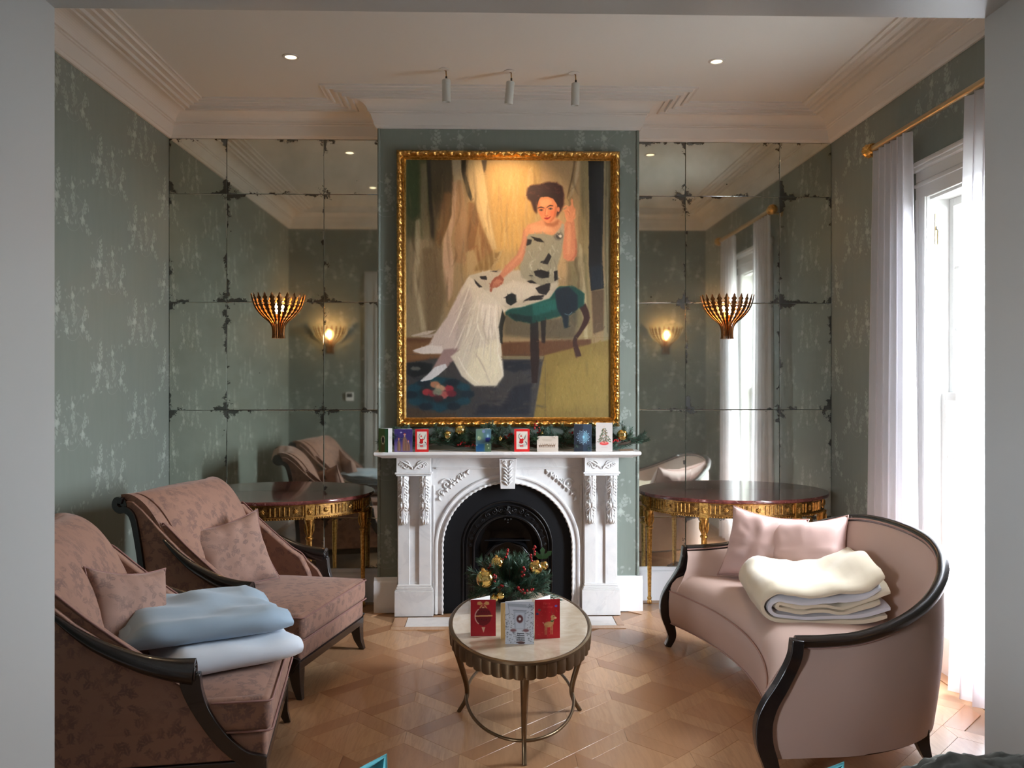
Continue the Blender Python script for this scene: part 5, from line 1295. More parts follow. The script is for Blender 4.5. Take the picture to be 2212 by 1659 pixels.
    # shoulders, neck, chest
    sk = (206, 148, 112)
    P(sk, [(775, 480), (830, 462), (862, 450), (940, 440), (975, 462), (960, 500), (925, 540), (860, 528), (790, 530), (758, 556), (752, 520)], 1, 3)
    P((222, 168, 130), [(790, 480), (900, 490), (930, 520), (860, 525), (800, 522)], .6, 8)
    P((150, 92, 64), [(866, 455), (915, 470), (955, 448), (955, 476), (920, 492), (880, 484)], .7, 5)
    # left arm resting
    P((186, 128, 102), [(752, 510), (775, 560), (760, 640), (745, 690), (660, 765), (635, 785), (612, 770), (650, 715), (715, 650), (742, 580)], 1, 3)
    S((216, 160, 128), [10, 16, 8], [(762, 530), (740, 640), (650, 745)], .5, 5)
    P((150, 92, 74), [(590, 780), (620, 765), (642, 790), (630, 820), (600, 838), (580, 840), (570, 865), (560, 860), (560, 830), (572, 800)], 1, 2)
    for k in range(4): S((196, 136, 110), [7, 4], [(604 + k * 8, 790 + k * 3), (585 + k * 9, 815), (576 + k * 12, 842 - k * 4)], .7, 1.2)
    # raised arm and hand
    P((204, 136, 104), [(985, 480), (1000, 450), (1042, 456), (1050, 540), (1056, 640), (1040, 684), (1005, 688), (978, 668), (975, 600), (985, 540)], 1, 3)
    S((226, 166, 128), [12, 22, 14], [(1015, 470), (1010, 560), (1010, 650)], .6, 5); S((164, 88, 68), [6, 9, 5], [(1050, 560), (1052, 640), (1020, 684)], .7, 3)
    P((222, 150, 112), [(985, 400), (1000, 378), (1022, 370), (1020, 338), (1032, 330), (1036, 370), (1050, 392), (1048, 440), (1030, 466), (1000, 460), (988, 430)], 1, 2)
    for pts in ([(975, 384), (1000, 372), (1012, 390)], [(978, 402), (1002, 392), (1014, 408)], [(1030, 335), (1030, 370), (1026, 392)], [(1044, 392), (1040, 410), (1036, 430)]): S((232, 162, 122), [9, 6], pts, .95, 1.2)
    S((166, 92, 68), [3, 3], [(1000, 400), (1014, 412), (1016, 440)], .7, 1.2)
    # hair
    P((58, 30, 30), [(770, 300), (776, 270), (800, 254), (850, 250), (890, 236), (940, 240), (974, 262), (984, 310), (980, 370), (962, 405), (940, 440), (940, 380), (900, 320), (850, 318), (828, 350), (830, 420), (812, 400), (795, 350), (774, 330)], 1, 5)
    for _ in range(70):
        a = rn.uniform(0, 6.3); x, y = 878 + 92 * math.cos(a) * rn.uniform(.6, 1), 300 + 50 * math.sin(a) * rn.uniform(.3, 1) - 6
        if y < 330 or x < 822 or x > 945: S(rn.choice(((84, 44, 40), (40, 20, 24), (98, 56, 46))), [7, 3], [(x, y), (x + rn.uniform(-22, 22), y + rn.uniform(-8, 20))], .5, 2.5)
    # face
    P((214, 138, 98), [(830, 350), (850, 326), (888, 320), (920, 330), (944, 362), (944, 400), (932, 440), (905, 468), (886, 470), (856, 446), (838, 410)], 1, 2)
    P((234, 170, 126), [(846, 340), (895, 330), (918, 350), (900, 372), (850, 380)], .7, 6); P((222, 110, 78), [(905, 400), (935, 395), (928, 430), (905, 436)], .55, 6); P((214, 116, 84), [(838, 400), (858, 400), (862, 425), (846, 425)], .5, 5)
    P((168, 92, 64), [(934, 370), (946, 380), (938, 430), (905, 468), (900, 462), (924, 430)], .6, 4); P((180, 104, 74), [(830, 350), (840, 345), (842, 410), (834, 395)], .6, 3)
    P((52, 28, 26), [(846, 322), (890, 318), (925, 330), (948, 372), (958, 340), (930, 300), (860, 296), (826, 340), (828, 380), (836, 350)], 1, 2.5)
    r.ell(951, 392, 8, 15, (222, 140, 104), .9, 1.5)
    S((40, 24, 24), [3, 6, 3], [(832, 386), (852, 380), (872, 386)], .95, 1); S((40, 24, 24), [3, 6, 3], [(884, 382), (902, 371), (922, 372)], .95, 1)
    for (x, y) in ((853, 396), (906, 388)): r.ell(x, y, 12, 5, (70, 40, 36), .9, 1); r.ell(x, y + 1, 8, 3.4, (214, 190, 170), .7, .8); r.ell(x, y, 4.6, 4.6, (30, 18, 18), 1, .8)
    S((176, 98, 70), [4, 5], [(880, 386), (876, 410), (874, 424)], .7, 1.5); S((244, 184, 140), [4, 6], [(886, 386), (884, 410), (884, 420)], .6, 1.5); S((150, 76, 56), [3, 4, 3], [(872, 427), (882, 431), (894, 426)], .8, 1)
    P((170, 44, 44), [(870, 442), (884, 438), (892, 440), (906, 432), (902, 442), (890, 449), (880, 449)], 1, 1); S((96, 24, 28), [2, 2], [(868, 442), (888, 443), (908, 432)], .9, .8); S((230, 150, 112), [4, 7], [(880, 458), (892, 460)], .6, 1.5)
    S((60, 56, 52), [2, 2], [(105, 1552), (120, 1540), (128, 1556), (140, 1546), (152, 1554)], .6, .8)
    # visible brushwork: short strokes that pick up the colour beneath them
    k0 = r.k; r.k = 1; r.ox = r.oy = 0; hh, ww = r.a.shape[:2]
    for _ in range(5200):
        x, y = rn.uniform(2, ww - 3), rn.uniform(2, hh - 3)
        if 440 < x < 540 and 120 < y < 240: continue
        c = r.a[int(y), int(x)] * 255; gx = float(r.a[int(y), min(int(x) + 3, ww - 1)].sum() - r.a[int(y), max(int(x) - 3, 0)].sum()); gy = float(r.a[min(int(y) + 3, hh - 1), int(x)].sum() - r.a[max(int(y) - 3, 0), int(x)].sum())
        a = math.atan2(gx, -gy) if abs(gx) + abs(gy) > .06 else rn.uniform(1.1, 2.0); l = rn.uniform(5, 15); j = rn.uniform(-13, 13)
        r.poly([(x - l * math.cos(a) - 2 * math.sin(a), y - l * math.sin(a) + 2 * math.cos(a)), (x + l * math.cos(a), y + l * math.sin(a)), (x - l * math.cos(a) + 2 * math.sin(a), y - l * math.sin(a) - 2 * math.cos(a))], tuple(float(q) + j + rn.uniform(-4, 4) for q in c), .6, 1)
    # canvas tooth and brush texture
    H_, W_2 = r.a.shape[:2]; g = np.random.RandomState(4).rand(H_, W_2).astype(np.float32)
    g2 = (g + np.roll(g, 1, 0) + np.roll(g, 2, 0) + np.roll(g, 3, 0) + np.roll(g, -1, 0)) / 5; r.a = np.clip(r.a * 1.06 - .075, 0, 1) * (0.93 + .14 * g2)[..., None]
    return r.image('portrait_canvas')
def print_quad(mb_mesh, face, uvs, name='print'):
    uv = mb_mesh.uv_layers.get(name) or mb_mesh.uv_layers.new(name=name)
    for li, q in zip(mb_mesh.polygons[face].loop_indices, uvs): uv.data[li].uv = q
PT = thing('framed_painting', 'large gilt framed oil portrait of a seated woman in an evening gown above the mantel', 'painting', (.133, YB, 2.276))
fw, fh = .785, .971; cw, ch_ = .722, .918
b = MB(); b.add([(-cw, -.020, -ch_), (cw, -.020, -ch_), (cw, -.020, ch_), (-cw, -.020, ch_)], [(0, 1, 2, 3)]); b.box(-cw, cw, -.019, -.004, -ch_, ch_)
mPT = imgmat('oil_painting', portrait(), .55, .25)
me = bpy.data.meshes.new('canvas'); me.from_pydata(b.v, [], b.f); me.materials.append(mPT); me.uv_layers.new(name='print'); print_quad(me, 0, [(0, 0), (1, 0), (1, 1), (0, 1)])
link('canvas', me, PT)
# frame: four mitred carved mouldings
def frame_side(Lh, vert):
    # runs along local s in [-Lh, Lh], width direction w from outer (0) to inner (.066)
    b = MB(); W = .066; NU = int(Lh * 2 / .0046); NW = 20
    def g(u, v):
        w_ = v * W; sl = Lh - w_; s_ = lerp(-sl, sl, u); base_ = .050
        if v < .62:
            q = v / .62; prof_ = .030 + .018 * math.sin(math.pi * min(1, q * 1.05)); ph = s_ / .060
            c1 = math.sin(2 * math.pi * (ph + .22 * math.sin(math.pi * q * 1.2))) ; c2 = math.cos(2 * math.pi * ph * 2 + q * 5.0); c3 = math.sin(2 * math.pi * ph * .5 + q * 9)
            rel = (.0050 * max(-.4, c1) + .0035 * c2 * math.sin(math.pi * q) + .0022 * c3) * math.sin(math.pi * min(1, max(0, q))) ** .5; y = prof_ + rel
            edge = .004 * (c1 > .2) * (q < .12)
        elif v < .70: y = .026
        elif v < .90: y = .026 + .012 * math.sin(math.pi * (v - .70) / .20) + .0008 * math.sin(s_ * 260)
        else: y = .020 - .006 * (v - .9) / .1
        return (s_, -y - .004, -w_)
    b.grid(g, NU, NW); b.grid(lambda u, v: (lerp(-Lh, Lh, u), -.034 * v - .001, 0), 8, 1)
    return b
for nm_, hl, off, ang_ in (('frame_rail', fw, fh, 0), ('frame_rail', fw, -fh, math.pi), ('frame_stile', fh, fw, math.pi / 2), ('frame_stile', fh, -fw, -math.pi / 2)):
    o = obj(nm_, frame_side(hl, 0), M['gilt'], PT, ang=75)
    if nm_ == 'frame_rail': o.location = (0, 0, off)
    else: o.location = (off, 0, 0)
    o.rotation_euler = (0, ang_, 0)
bcorn = None

# ------------------------------------------------------------------ greenery
def sprig_mesh(name, Ln, nn, nl, spread, m, seed, curve=.1):
    rn = random.Random(seed); b = MB(); C = cr([(0, 0, 0), (Ln * .5, curve * Ln * .5, curve * Ln * .4), (Ln, curve * Ln * -.1, curve * Ln)], 12)
    b.tube(C, [.0022] * 11 + [.001], 5, m=1)
    for i in range(nn):
        t = rn.uniform(.05, 1); f = t * 11; k = min(int(f), 10); p = C[k].lerp(C[k + 1], f - k); tg = (C[k + 1] - C[k]).normalized()
        a = rn.uniform(0, 6.28); pr = tg.orthogonal().normalized(); pr = Matrix.Rotation(a, 3, tg) @ pr; d = (tg * rn.uniform(.5, 1.1) + pr * spread).normalized(); l = nl * rn.uniform(.7, 1.15)
        q = d.orthogonal().normalized() * .0012; q2_ = d.cross(q).normalized() * .0012; tip = p + d * l + Vector((0, 0, -.002))
        mid = p + d * l * .5; b.add([mid + q, mid - q * .5 + q2_, mid - q * .5 - q2_, tip, p], [(0, 1, 3), (1, 2, 3), (2, 0, 3), (1, 0, 4), (2, 1, 4), (0, 2, 4)])
    return b.mesh(name, [m, M['stem']], ang=60)
SPR = [sprig_mesh('pine_sprig', .16, 150, .036, .75, M['needle'], 1), sprig_mesh('pine_sprig', .12, 110, .042, .5, M['needle2'], 2, .3), sprig_mesh('pine_sprig', .13, 120, .028, 1.0, M['needle'], 3, -.2)]
def place_sprig(T, p, d, k, sc=1.0, roll=0):
    o = link('pine_sprig', SPR[k % 3], T, p); q = Vector(d).to_track_quat('X', 'Z'); o.rotation_euler = (q.to_matrix() @ Matrix.Rotation(roll, 3, 'X')).to_euler(); o.scale = (sc,) * 3; return o
ball_me = MB().ball((0, 0, 0), 1, 28, 18).mesh('bauble', M['bauble'], ang=180); berry_me = MB().ball((0, 0, 0), 1, 10, 8).mesh('berry', M['berry'], ang=180)
capm = MB().lathe([(.001, 1.18), (.16, 1.16), (.22, 1.12), (.24, .94), (.2, .93)], 14); capm.tube([(.08 * math.cos(a), 0, 1.24 + .08 * math.sin(a)) for a in [math.pi * 2 * i / 10 for i in range(11)]], .02, 5, False); cap_me = capm.mesh('cap', M['gilt'], ang=60)
def bauble(T, p, r_, rx=0):
    o = link('bauble', ball_me, T, p); o.scale = (r_,) * 3; o.rotation_euler = (rx, rx * .7, 0); link('cap', cap_me, o); return o
def berries(T, p, d, n, r_=.0065, seed=0):
    rn = random.Random(seed); d = Vector(d).normalized(); p = Vector(p); Ln = n * r_ * 1.45; b = MB(); b.tube([p, p + d * Ln * .5 + Vector((.004, 0, 0)), p + d * Ln], .0014, 5)
    for i in range(n):
        q = p + d * Ln * (i + .5) / n + Vector((rn.uniform(-1, 1), rn.uniform(-1, 1), rn.uniform(-.6, .6))) * r_ * 1.5; o = link('berry', berry_me, T, q); o.scale = (r_,) * 3
    obj('berry_stem', b, M['stem'], T, ang=80)
rn = random.Random(21)
G = thing('mantel_garland', 'long pine garland with gold baubles and red berries lying along the mantel shelf', 'garland', (.125, 5.988, 1.143))
b = MB(); b.tube([(lerp(-.80, .86, k / 30), .02 * math.sin(k), .045 + .018 * math.sin(k * 1.3)) for k in range(31)], .012, 6); obj('garland_stem', b, M['stem'], G, ang=80)
for i in range(130):
    x = lerp(-.80, .86, i / 129) + rn.uniform(-.02, .02); tall = 1.0 if -.70 < x < .80 else .8
    d = Vector((rn.uniform(-1, 1), rn.uniform(-.75, -.05), rn.uniform(-.1, .75))); place_sprig(G, (x, rn.uniform(-.02, .02), .035 + rn.uniform(0, .035)), d, i, rn.uniform(.75, 1.1), rn.uniform(0, 6))
for (x, d, s) in ((.86, (1, -.2, .35), .95), (.84, (1, -.5, .1), 1.0), (.82, (.7, -.5, .9), .9), (.88, (.8, -.2, -.05), .85), (.80, (.1, -.3, 1), 1.05), (-.72, (-.6, -.3, .8), .8), (-.68, (-.3, -.2, .9), .9), (-.10, (-.1, -.3, 1), 1.1), (-.15, (.3, -.3, .9), 1.0), (.02, (-.3, -.2, 1), .9)): place_sprig(G, (x, 0, .05), d, 1, s)
for (x, z, r_) in ((-.414, .110, .029), (-.328, .145, .037), (.795, .108, .038), (-.05, .085, .016), (.235, .12, .014)): bauble(G, (x, -.062, z), r_, x)
for k, (x, z, dx, dz) in enumerate(((-.355, .04, .9, .35), (-.29, .03, 1, .25), (-.02, .09, .7, .5), (.04, .07, .5, -.5), (.19, .15, .1, 1), (.21, .10, .2, 1), (.46, .13, 1, -.15), (.52, .11, 1, -.25), (.70, .05, .9, .5), (.72, .075, 1, -.1), (.42, .12, .8, .1), (-.62, .10, .6, .5))): berries(G, (x, -.062, z), (dx, -.2, dz), 7, .0062, k)
# table centrepiece
TC = thing('table_centrepiece', 'pine and bauble Christmas centrepiece on the oval coffee table', 'decoration', (.115, 4.56, TH))
p_ = MB(); p_.lathe([(.001, 0), (.070, 0), (.078, .01), (.085, .07), (.080, .075), (.001, .07)], 24); obj('bowl', p_, M['ebony'], TC, ang=40)
for i in range(120):
    a = rn.uniform(0, 6.28); el_ = rn.choice((rn.uniform(-.05, .5), rn.uniform(.3, 1.2), rn.uniform(.9, 1.5))); d = (math.cos(a) * math.cos(el_), math.sin(a) * math.cos(el_), math.sin(el_)); r0 = rn.uniform(.03, .10)
    place_sprig(TC, (d[0] * r0, d[1] * r0, .065 + max(0, d[2]) * r0 * .5), d, i, rn.uniform(.9, 1.25) * (1 if el_ < .8 else .9), rn.uniform(0, 6))
for d, s in (((.9, -.6, .25), 1.05), ((1, -.3, .5), 1.0), ((.8, -.8, .0), 1.0), ((.5, -.6, .9), 1.0), ((.55, -.9, .35), .9)): place_sprig(TC, (.09, -.05, .07), d, 1, s)
for (x, y, z, r_) in ((-.128, -.135, .150, .046), (-.070, -.06, .215, .034), (.115, -.06, .190, .037), (.158, -.03, .195, .022), (-.055, -.15, .070, .021), (-.085, -.155, .055, .02)): bauble(TC, (x * 1.08, y - .03, z + .012), r_, x * 3)
for k, (x, y, z, dx, dy, dz) in enumerate(((.105, -.05, .225, .15, 0, 1), (-.045, -.06, .24, .6, 0, 1), (-.10, -.15, .14, .3, -.3, .9), (-.075, -.17, .09, .5, -.3, .9), (.02, -.16, .12, .7, -.2, -.5), (.06, -.16, .09, 1, -.2, .35), (-.13, -.12, .13, -.2, -.3, 1), (-.105, -.09, .17, -.2, -.3, 1), (.05, -.12, .16, .2, 0, 1))): berries(TC, (x, y, z), (dx, dy, dz), 9 if k == 0 else 6, .0066, 50 + k)
lf = MB()
for k in range(3):
    a = .5 + k * 1.1; c = Vector((.165, -.03, .235)); d = Vector((math.cos(a) * .6, -.1, math.sin(a))).normalized(); w_ = d.cross(Vector((0, 1, 0))).normalized()
    pts_ = [c, c + d * .02 + w_ * .014, c + d * .035 + w_ * .010, c + d * .048 + w_ * .014, c + d * .065, c + d * .048 - w_ * .014, c + d * .035 - w_ * .010, c + d * .02 - w_ * .014]; n8 = len(pts_); o_ = Vector((0, .0012, 0)); lf.add([p + o_ for p in pts_] + [p - o_ for p in pts_], [tuple(range(n8)), tuple(range(2 * n8 - 1, n8 - 1, -1))] + [(i, n8 + i, n8 + (i + 1) % n8, (i + 1) % n8) for i in range(n8)])
obj('holly_leaf', lf, mat('holly_green', (.02, .10, .03), .2), TC, ang=40)

# ------------------------------------------------------------------ greeting cards
def card(name, label, w_, h_, im, loc, rz, open_=28, right=False, land=False, group=None, tilt=0):
    T = thing(name, label, 'card', loc, rz, group); mi = imgmat(name + '_print', im, .45)
    t = .0012; b = MB(); b.box(0 if not right else -w_, w_ if not right else 0, -t, 0, 0, h_); me = b.mesh('front_leaf', [M['white'], mi], smooth=False)
    me.uv_layers.new(name='print')
    for p in me.polygons:
        if p.normal.y < -.9 or True:
            if abs(p.normal.y) > .9 and p.center.y < -t * .9:
                p.material_index = 1
                uv = me.uv_layers['print']
                for li in p.loop_indices:
                    v = me.vertices[me.loops[li].vertex_index].co; uv.data[li].uv = (((v.x if not right else v.x + w_) / w_), v.z / h_)
    link('front_leaf', me, T, (0, 0, 0))
    b = MB(); b.box(0 if not right else -w_, w_ if not right else 0, 0, t, 0, h_); o = obj('back_leaf', b, M['white'], T, smooth=False); o.rotation_euler = (0, 0, R(open_ if not right else -open_))
    return T
def R_(c, W=120, H=170): return Ras(W, H, c)
def santa_im():
    r = R_((196, 24, 26)); rn = random.Random(2)
    for _ in range(60): r.ell(rn.uniform(0, 120), rn.uniform(0, 170), 1.3, 1.3, (232, 120, 100), .8, .5)
    r.poly([(16, 18), (104, 18), (104, 152), (16, 152)], (224, 218, 206), 1, .5); r.poly([(30, 112), (90, 108), (98, 130), (60, 140), (26, 132)], (180, 180, 176), .7, 3)
    r.ell(56, 86, 15, 20, (190, 24, 26), 1, 1); r.ell(54, 100, 17, 10, (176, 20, 22), 1, 1); r.stroke([(44, 112), (58, 114), (70, 108)], [5, 5], (240, 236, 230), 1, 1); r.ell(54, 62, 8, 7, (226, 180, 156), 1, 1); r.ell(54, 68, 8, 6, (240, 240, 238), 1, 1)
    r.poly([(46, 58), (52, 44), (62, 56)], (190, 24, 26), 1, 1); r.stroke([(44, 78), (34, 60), (38, 42), (48, 36)], [5, 4], (60, 60, 58), .8, 1); r.poly([(74, 70), (96, 34), (84, 76)], (84, 96, 84), .8, 2); r.stroke([(68, 80), (80, 74)], [6, 5], (190, 24, 26), 1, 1)
    r.stroke([(84, 96), (96, 104), (98, 120)], [6, 4], (52, 50, 60), .9, 1); r.poly([(40, 120), (70, 118), (72, 132), (44, 134)], (200, 60, 56), .8, 1); return r.image('card_art')
def kings_im():
    r = R_((52, 38, 104), 130, 156)
    for k in range(12): r.poly([(0, 80 + k * 7), (130, 80 + k * 7), (130, 160), (0, 160)], (130, 110, 150), .12, 3)
    rn = random.Random(5)
    for _ in range(40): r.ell(rn.uniform(0, 130), rn.uniform(0, 90), .9, .9, (220, 220, 250), .8, .4)
    for (x, y, s) in ((32, 64, .8), (74, 34, 1.1), (100, 80, .75)):
        r.poly([(x - 14 * s, 150), (x - 12 * s, y + 30 * s), (x - 5, y + 16 * s), (x + 5, y + 16 * s), (x + 14 * s, y + 34 * s), (x + 18 * s, 150)], (128, 96, 78), 1, 1.5)
        for q in range(7): r.stroke([(x - 10 * s + q * 3.6 * s, y + 34 * s), (x - 12 * s + q * 4.2 * s, 148)], [2, 2], rn.choice(((190, 156, 110), (70, 44, 44), (164, 92, 80))), .7, .8)
        r.ell(x, y + 12 * s, 5 * s, 6 * s, (196, 150, 120), 1, .8); r.ell(x, y + 3 * s, 9 * s, 4 * s, (214, 170, 140), 1, 1); r.ell(x, y - 3 * s, 6 * s, 3 * s, (190, 60, 60), 1, 1)
    r.stroke([(48, 12), (48, 34)], [1, 3, 1], (240, 240, 255), 1, .6, 3); r.stroke([(38, 23), (58, 23)], [1, 2], (240, 240, 255), .9, .6, 3); r.ell(48, 23, 3.4, 3.4, (255, 255, 255), 1, 1); return r.image('card_art')
def wreath_im():
    r = R_((70, 104, 48)); r.poly([(80, 0), (120, 0), (120, 170), (78, 170)], (60, 128, 84), 1, 2); r.poly([(30, 100), (80, 110), (78, 170), (26, 170)], (110, 78, 40), .7, 8)
    r.ell(56, 82, 24, 32, (206, 200, 170), 1, 2); r.ell(56, 82, 16, 23, (40, 34, 20), 1, 1.5); rn = random.Random(3)
    for k in range(16): a = k * .39; r.ell(56 + 21 * math.cos(a), 82 + 28 * math.sin(a), 4, 4, rn.choice(((230, 226, 200), (160, 150, 110))), 1, 1)
    return r.image('card_art')
def candle_im():
    r = R_((74, 108, 122)); r.poly([(0, 0), (60, 0), (58, 80), (0, 90)], (96, 124, 104), 1, 8); r.ell(26, 70, 15, 15, (150, 168, 128), 1, 2); r.ell(60, 18, 12, 12, (120, 136, 176), 1, 2); r.poly([(0, 112), (68, 112), (66, 170), (0, 170)], (22, 74, 116), 1, 2)
    r.poly([(76, 66), (112, 66), (112, 96), (76, 96)], (24, 36, 120), 1, 1.5); r.ell(94, 52, 4, 9, (226, 244, 255), 1, 2); r.ell(94, 50, 14, 16, (150, 196, 224), .4, 4); r.poly([(70, 110), (120, 110), (120, 170), (70, 170)], (72, 92, 66), 1, 3)
    for (x, y) in ((8, 120), (100, 142), (92, 116), (20, 60)): r.ell(x, y, 5, 5, (214, 224, 190), .9, 1.5)
    return r.image('card_art')
def sleigh_im():
    r = R_((206, 192, 178), 180, 120); r.poly([(40, 20), (130, 24), (120, 40), (50, 36)], (180, 164, 146), .5, 4); rn = random.Random(6); r.poly([(0, 96), (180, 92), (180, 120), (0, 120)], (196, 184, 172), 1, 3)
    for k in range(9): x = 22 + k * 15.5; r.ell(x, 72 + rn.uniform(-3, 3), 8, 6, (112, 84, 64), .9, 1.3); r.stroke([(x + 6, 66), (x + 10, 56)], [3, 1], (90, 66, 52), .9, .8); [r.stroke([(x - 4 + q * 3, 76), (x - 6 + q * 4, 90)], [2, 1], (84, 62, 50), .8, .7) for q in range(4)]
    return r.image('card_art')
def flake_im():
    r = R_((24, 30, 42)); r.poly([(62, 0), (120, 0), (120, 170), (62, 170)], (44, 58, 76), 1, .5); rn = random.Random(8); c = (62, 80)
    for k in range(24):
        a = k * math.pi / 12; l = 44 if k % 2 == 0 else 36; col = (150, 214, 236) if math.cos(a) > 0 else (110, 140, 164); e = (c[0] + l * math.cos(a), c[1] + l * math.sin(a)); r.stroke([c, e], [3, 2], col, .9, .7, 3)
        for t in (.5, .7, .9): x, y = c[0] + l * t * math.cos(a), c[1] + l * t * math.sin(a); [r.stroke([(x, y), (x + 7 * math.cos(a + s), y + 7 * math.sin(a + s))], [2, 1], col, .8, .6, 3) for s in (-.8, .8)]
        r.ell(e[0], e[1], 2, 2, (220, 244, 250), 1, .6)
    return r.image('card_art')
def tree_im():
    r = R_((200, 192, 188)); rn = random.Random(4)
    for k in range(150):
        t = rn.random() ** .7; y = 30 + 84 * t; hw_ = 5 + 44 * t; x = 60 + rn.uniform(-hw_, hw_); r.stroke([(x, y), (x + (8 if x > 60 else -8), y + 3 + rn.uniform(-2, 4))], [4, 2], rn.choice(((52, 70, 44), (72, 88, 60), (92, 74, 50), (40, 52, 36))), .9, .8, 3)
    for _ in range(26): t = rn.random(); r.ell(60 + rn.uniform(-1, 1) * (4 + 40 * t), 34 + 78 * t, 1.6, 1.6, rn.choice(((190, 40, 40), (230, 200, 120))), 1, .6)
    r.ell(60, 122, 32, 10, (196, 40, 44), 1, 1.5); r.ell(60, 118, 24, 7, (214, 120, 110), 1, 1.5); r.stroke([(60, 108), (60, 120)], [4, 4], (70, 50, 40), 1, 1, 3); r.stroke([(58, 24), (62, 24)], [3, 3], (220, 150, 90), 1, .8, 3); r.stroke([(40, 144), (84, 144)], [1.2, 1.2], (170, 130, 124), .7, .6, 3); return r.image('card_art')
def redbauble_im():
    r = R_((168, 12, 32), 140, 200); g = (214, 164, 104)
    r.ell(70, 92, 46, 50, (110, 4, 20), 1, .8); r.poly([(34, 70), (70, 40), (106, 70)], (112, 5, 22), 1, 1); r.poly([(40, 120), (100, 120), (70, 146)], (112, 5, 22), 1, 1)
    for s in (-1, 1): r.poly([(70, 22), (70 + s * 16, 8), (70 + s * 32, 12), (70 + s * 34, 26), (70 + s * 18, 30)], g, 1, .8); r.poly([(70, 24), (70 + s * 12, 30), (70 + s * 24, 48), (70 + s * 14, 46), (70 + s * 4, 32)], g, 1, .8)
    r.poly([(63, 38), (77, 38), (77, 46), (63, 46)], (226, 190, 140), 1, .6); r.poly([(24, 86), (122, 84), (122, 92), (24, 94)], (222, 176, 116), 1, .6)
    for k in range(18): a = math.pi * (.62 + .72 * k / 17); x, y = 70 + 46 * math.cos(a), 92 + 50 * math.sin(a) * -1; r.ell(70 + 45 * math.cos(math.pi * (.7 + .6 * k / 17)), 92 + 48 * math.sin(math.pi * (.7 + .6 * k / 17)), 3.4, 3.4, (232, 208, 190), .9, 1)
    rn = random.Random(3)
    for k in range(9): r.ell(48 + (k % 5) * 13, 66 + 44 * (k // 5) + rn.uniform(-3, 3), 3, 3, (60, 2, 10), .9, .8)
    r.poly([(60, 150), (82, 150), (72, 182)], (226, 190, 160), 1, 1); return r.image('card_art')
def door_im():
    r = R_((196, 202, 214), 150, 216); rn = random.Random(7)
    r.poly([(10, 8), (150, 16), (150, 34), (18, 24)], (160, 168, 180), 1, 1); r.stroke([(14, 12), (22, 60)], [3, 2], (110, 116, 128), .8, .8); r.poly([(44, 48), (108, 48), (104, 140), (48, 140)], (168, 176, 192), 1, 1); r.poly([(52, 56), (98, 56), (96, 136), (56, 136)], (190, 198, 212), 1, 1); r.stroke([(40, 44), (112, 46)], [4, 4], (100, 106, 120), .8, .8)
    r.ell(76, 88, 17, 20, (84, 40, 44), 1, 1.5); r.ell(76, 88, 7, 8, (214, 214, 220), 1, 1)
    for _ in range(300):
        x, y = rn.uniform(0, 150), rn.uniform(10, 214)
        if 44 < x < 108 and y < 150 or (y < 60 and x < 100): continue
        r.stroke([(x, y), (x + rn.uniform(-8, 8), y + rn.uniform(-7, 7))], [2.4, 1.4], rn.choice(((50, 54, 64), (70, 76, 88), (236, 240, 248), (40, 44, 54))), .9, .7, 3)
    for x in (42, 108): r.ell(x, 146, 16, 8, (110, 60, 64), .8, 2)
    for k in range(5): y = 160 + k * 11; r.poly([(62 - k, y), (98 + k, y), (100 + k, y + 4), (60 - k, y + 4)], (34, 36, 44), 1, .8)
    r.ell(82, 208, 20, 7, (96, 70, 70), 1, 1); return r.image('card_art')
GLY = {'M': [(0, 0, 0, 6), (0, 6, 2, 3), (2, 3, 4, 6), (4, 6, 4, 0)], 'e': [(0, 2, 3, 2), (3, 2, 3, 4), (3, 4, 0, 4), (0, 4, 0, 0), (0, 0, 3, 0)], 'r': [(0, 0, 0, 4), (0, 3, 2, 4)], 'y': [(0, 4, 1.5, 1), (3, 4, 0, -2)], 'C': [(4, 5.5, 1, 6), (1, 6, 0, 3), (0, 3, 1, 0), (1, 0, 4, .5)], 'h': [(0, 0, 0, 6), (0, 3, 3, 4), (3, 4, 3, 0)], 'i': [(0, 0, 0, 4)], 's': [(3, 4, 0, 3.5), (0, 3.5, 3, 1), (3, 1, 0, 0)], 't': [(1, 0, 1, 6), (0, 4, 3, 4)], 'm': [(0, 0, 0, 4), (0, 4, 2, 3), (2, 3, 2, 0), (2, 3, 4, 4), (4, 4, 4, 0)], 'a': [(0, 0, 3, 0), (0, 0, 0, 3), (0, 3, 3, 4), (3, 4, 3, 0)]}
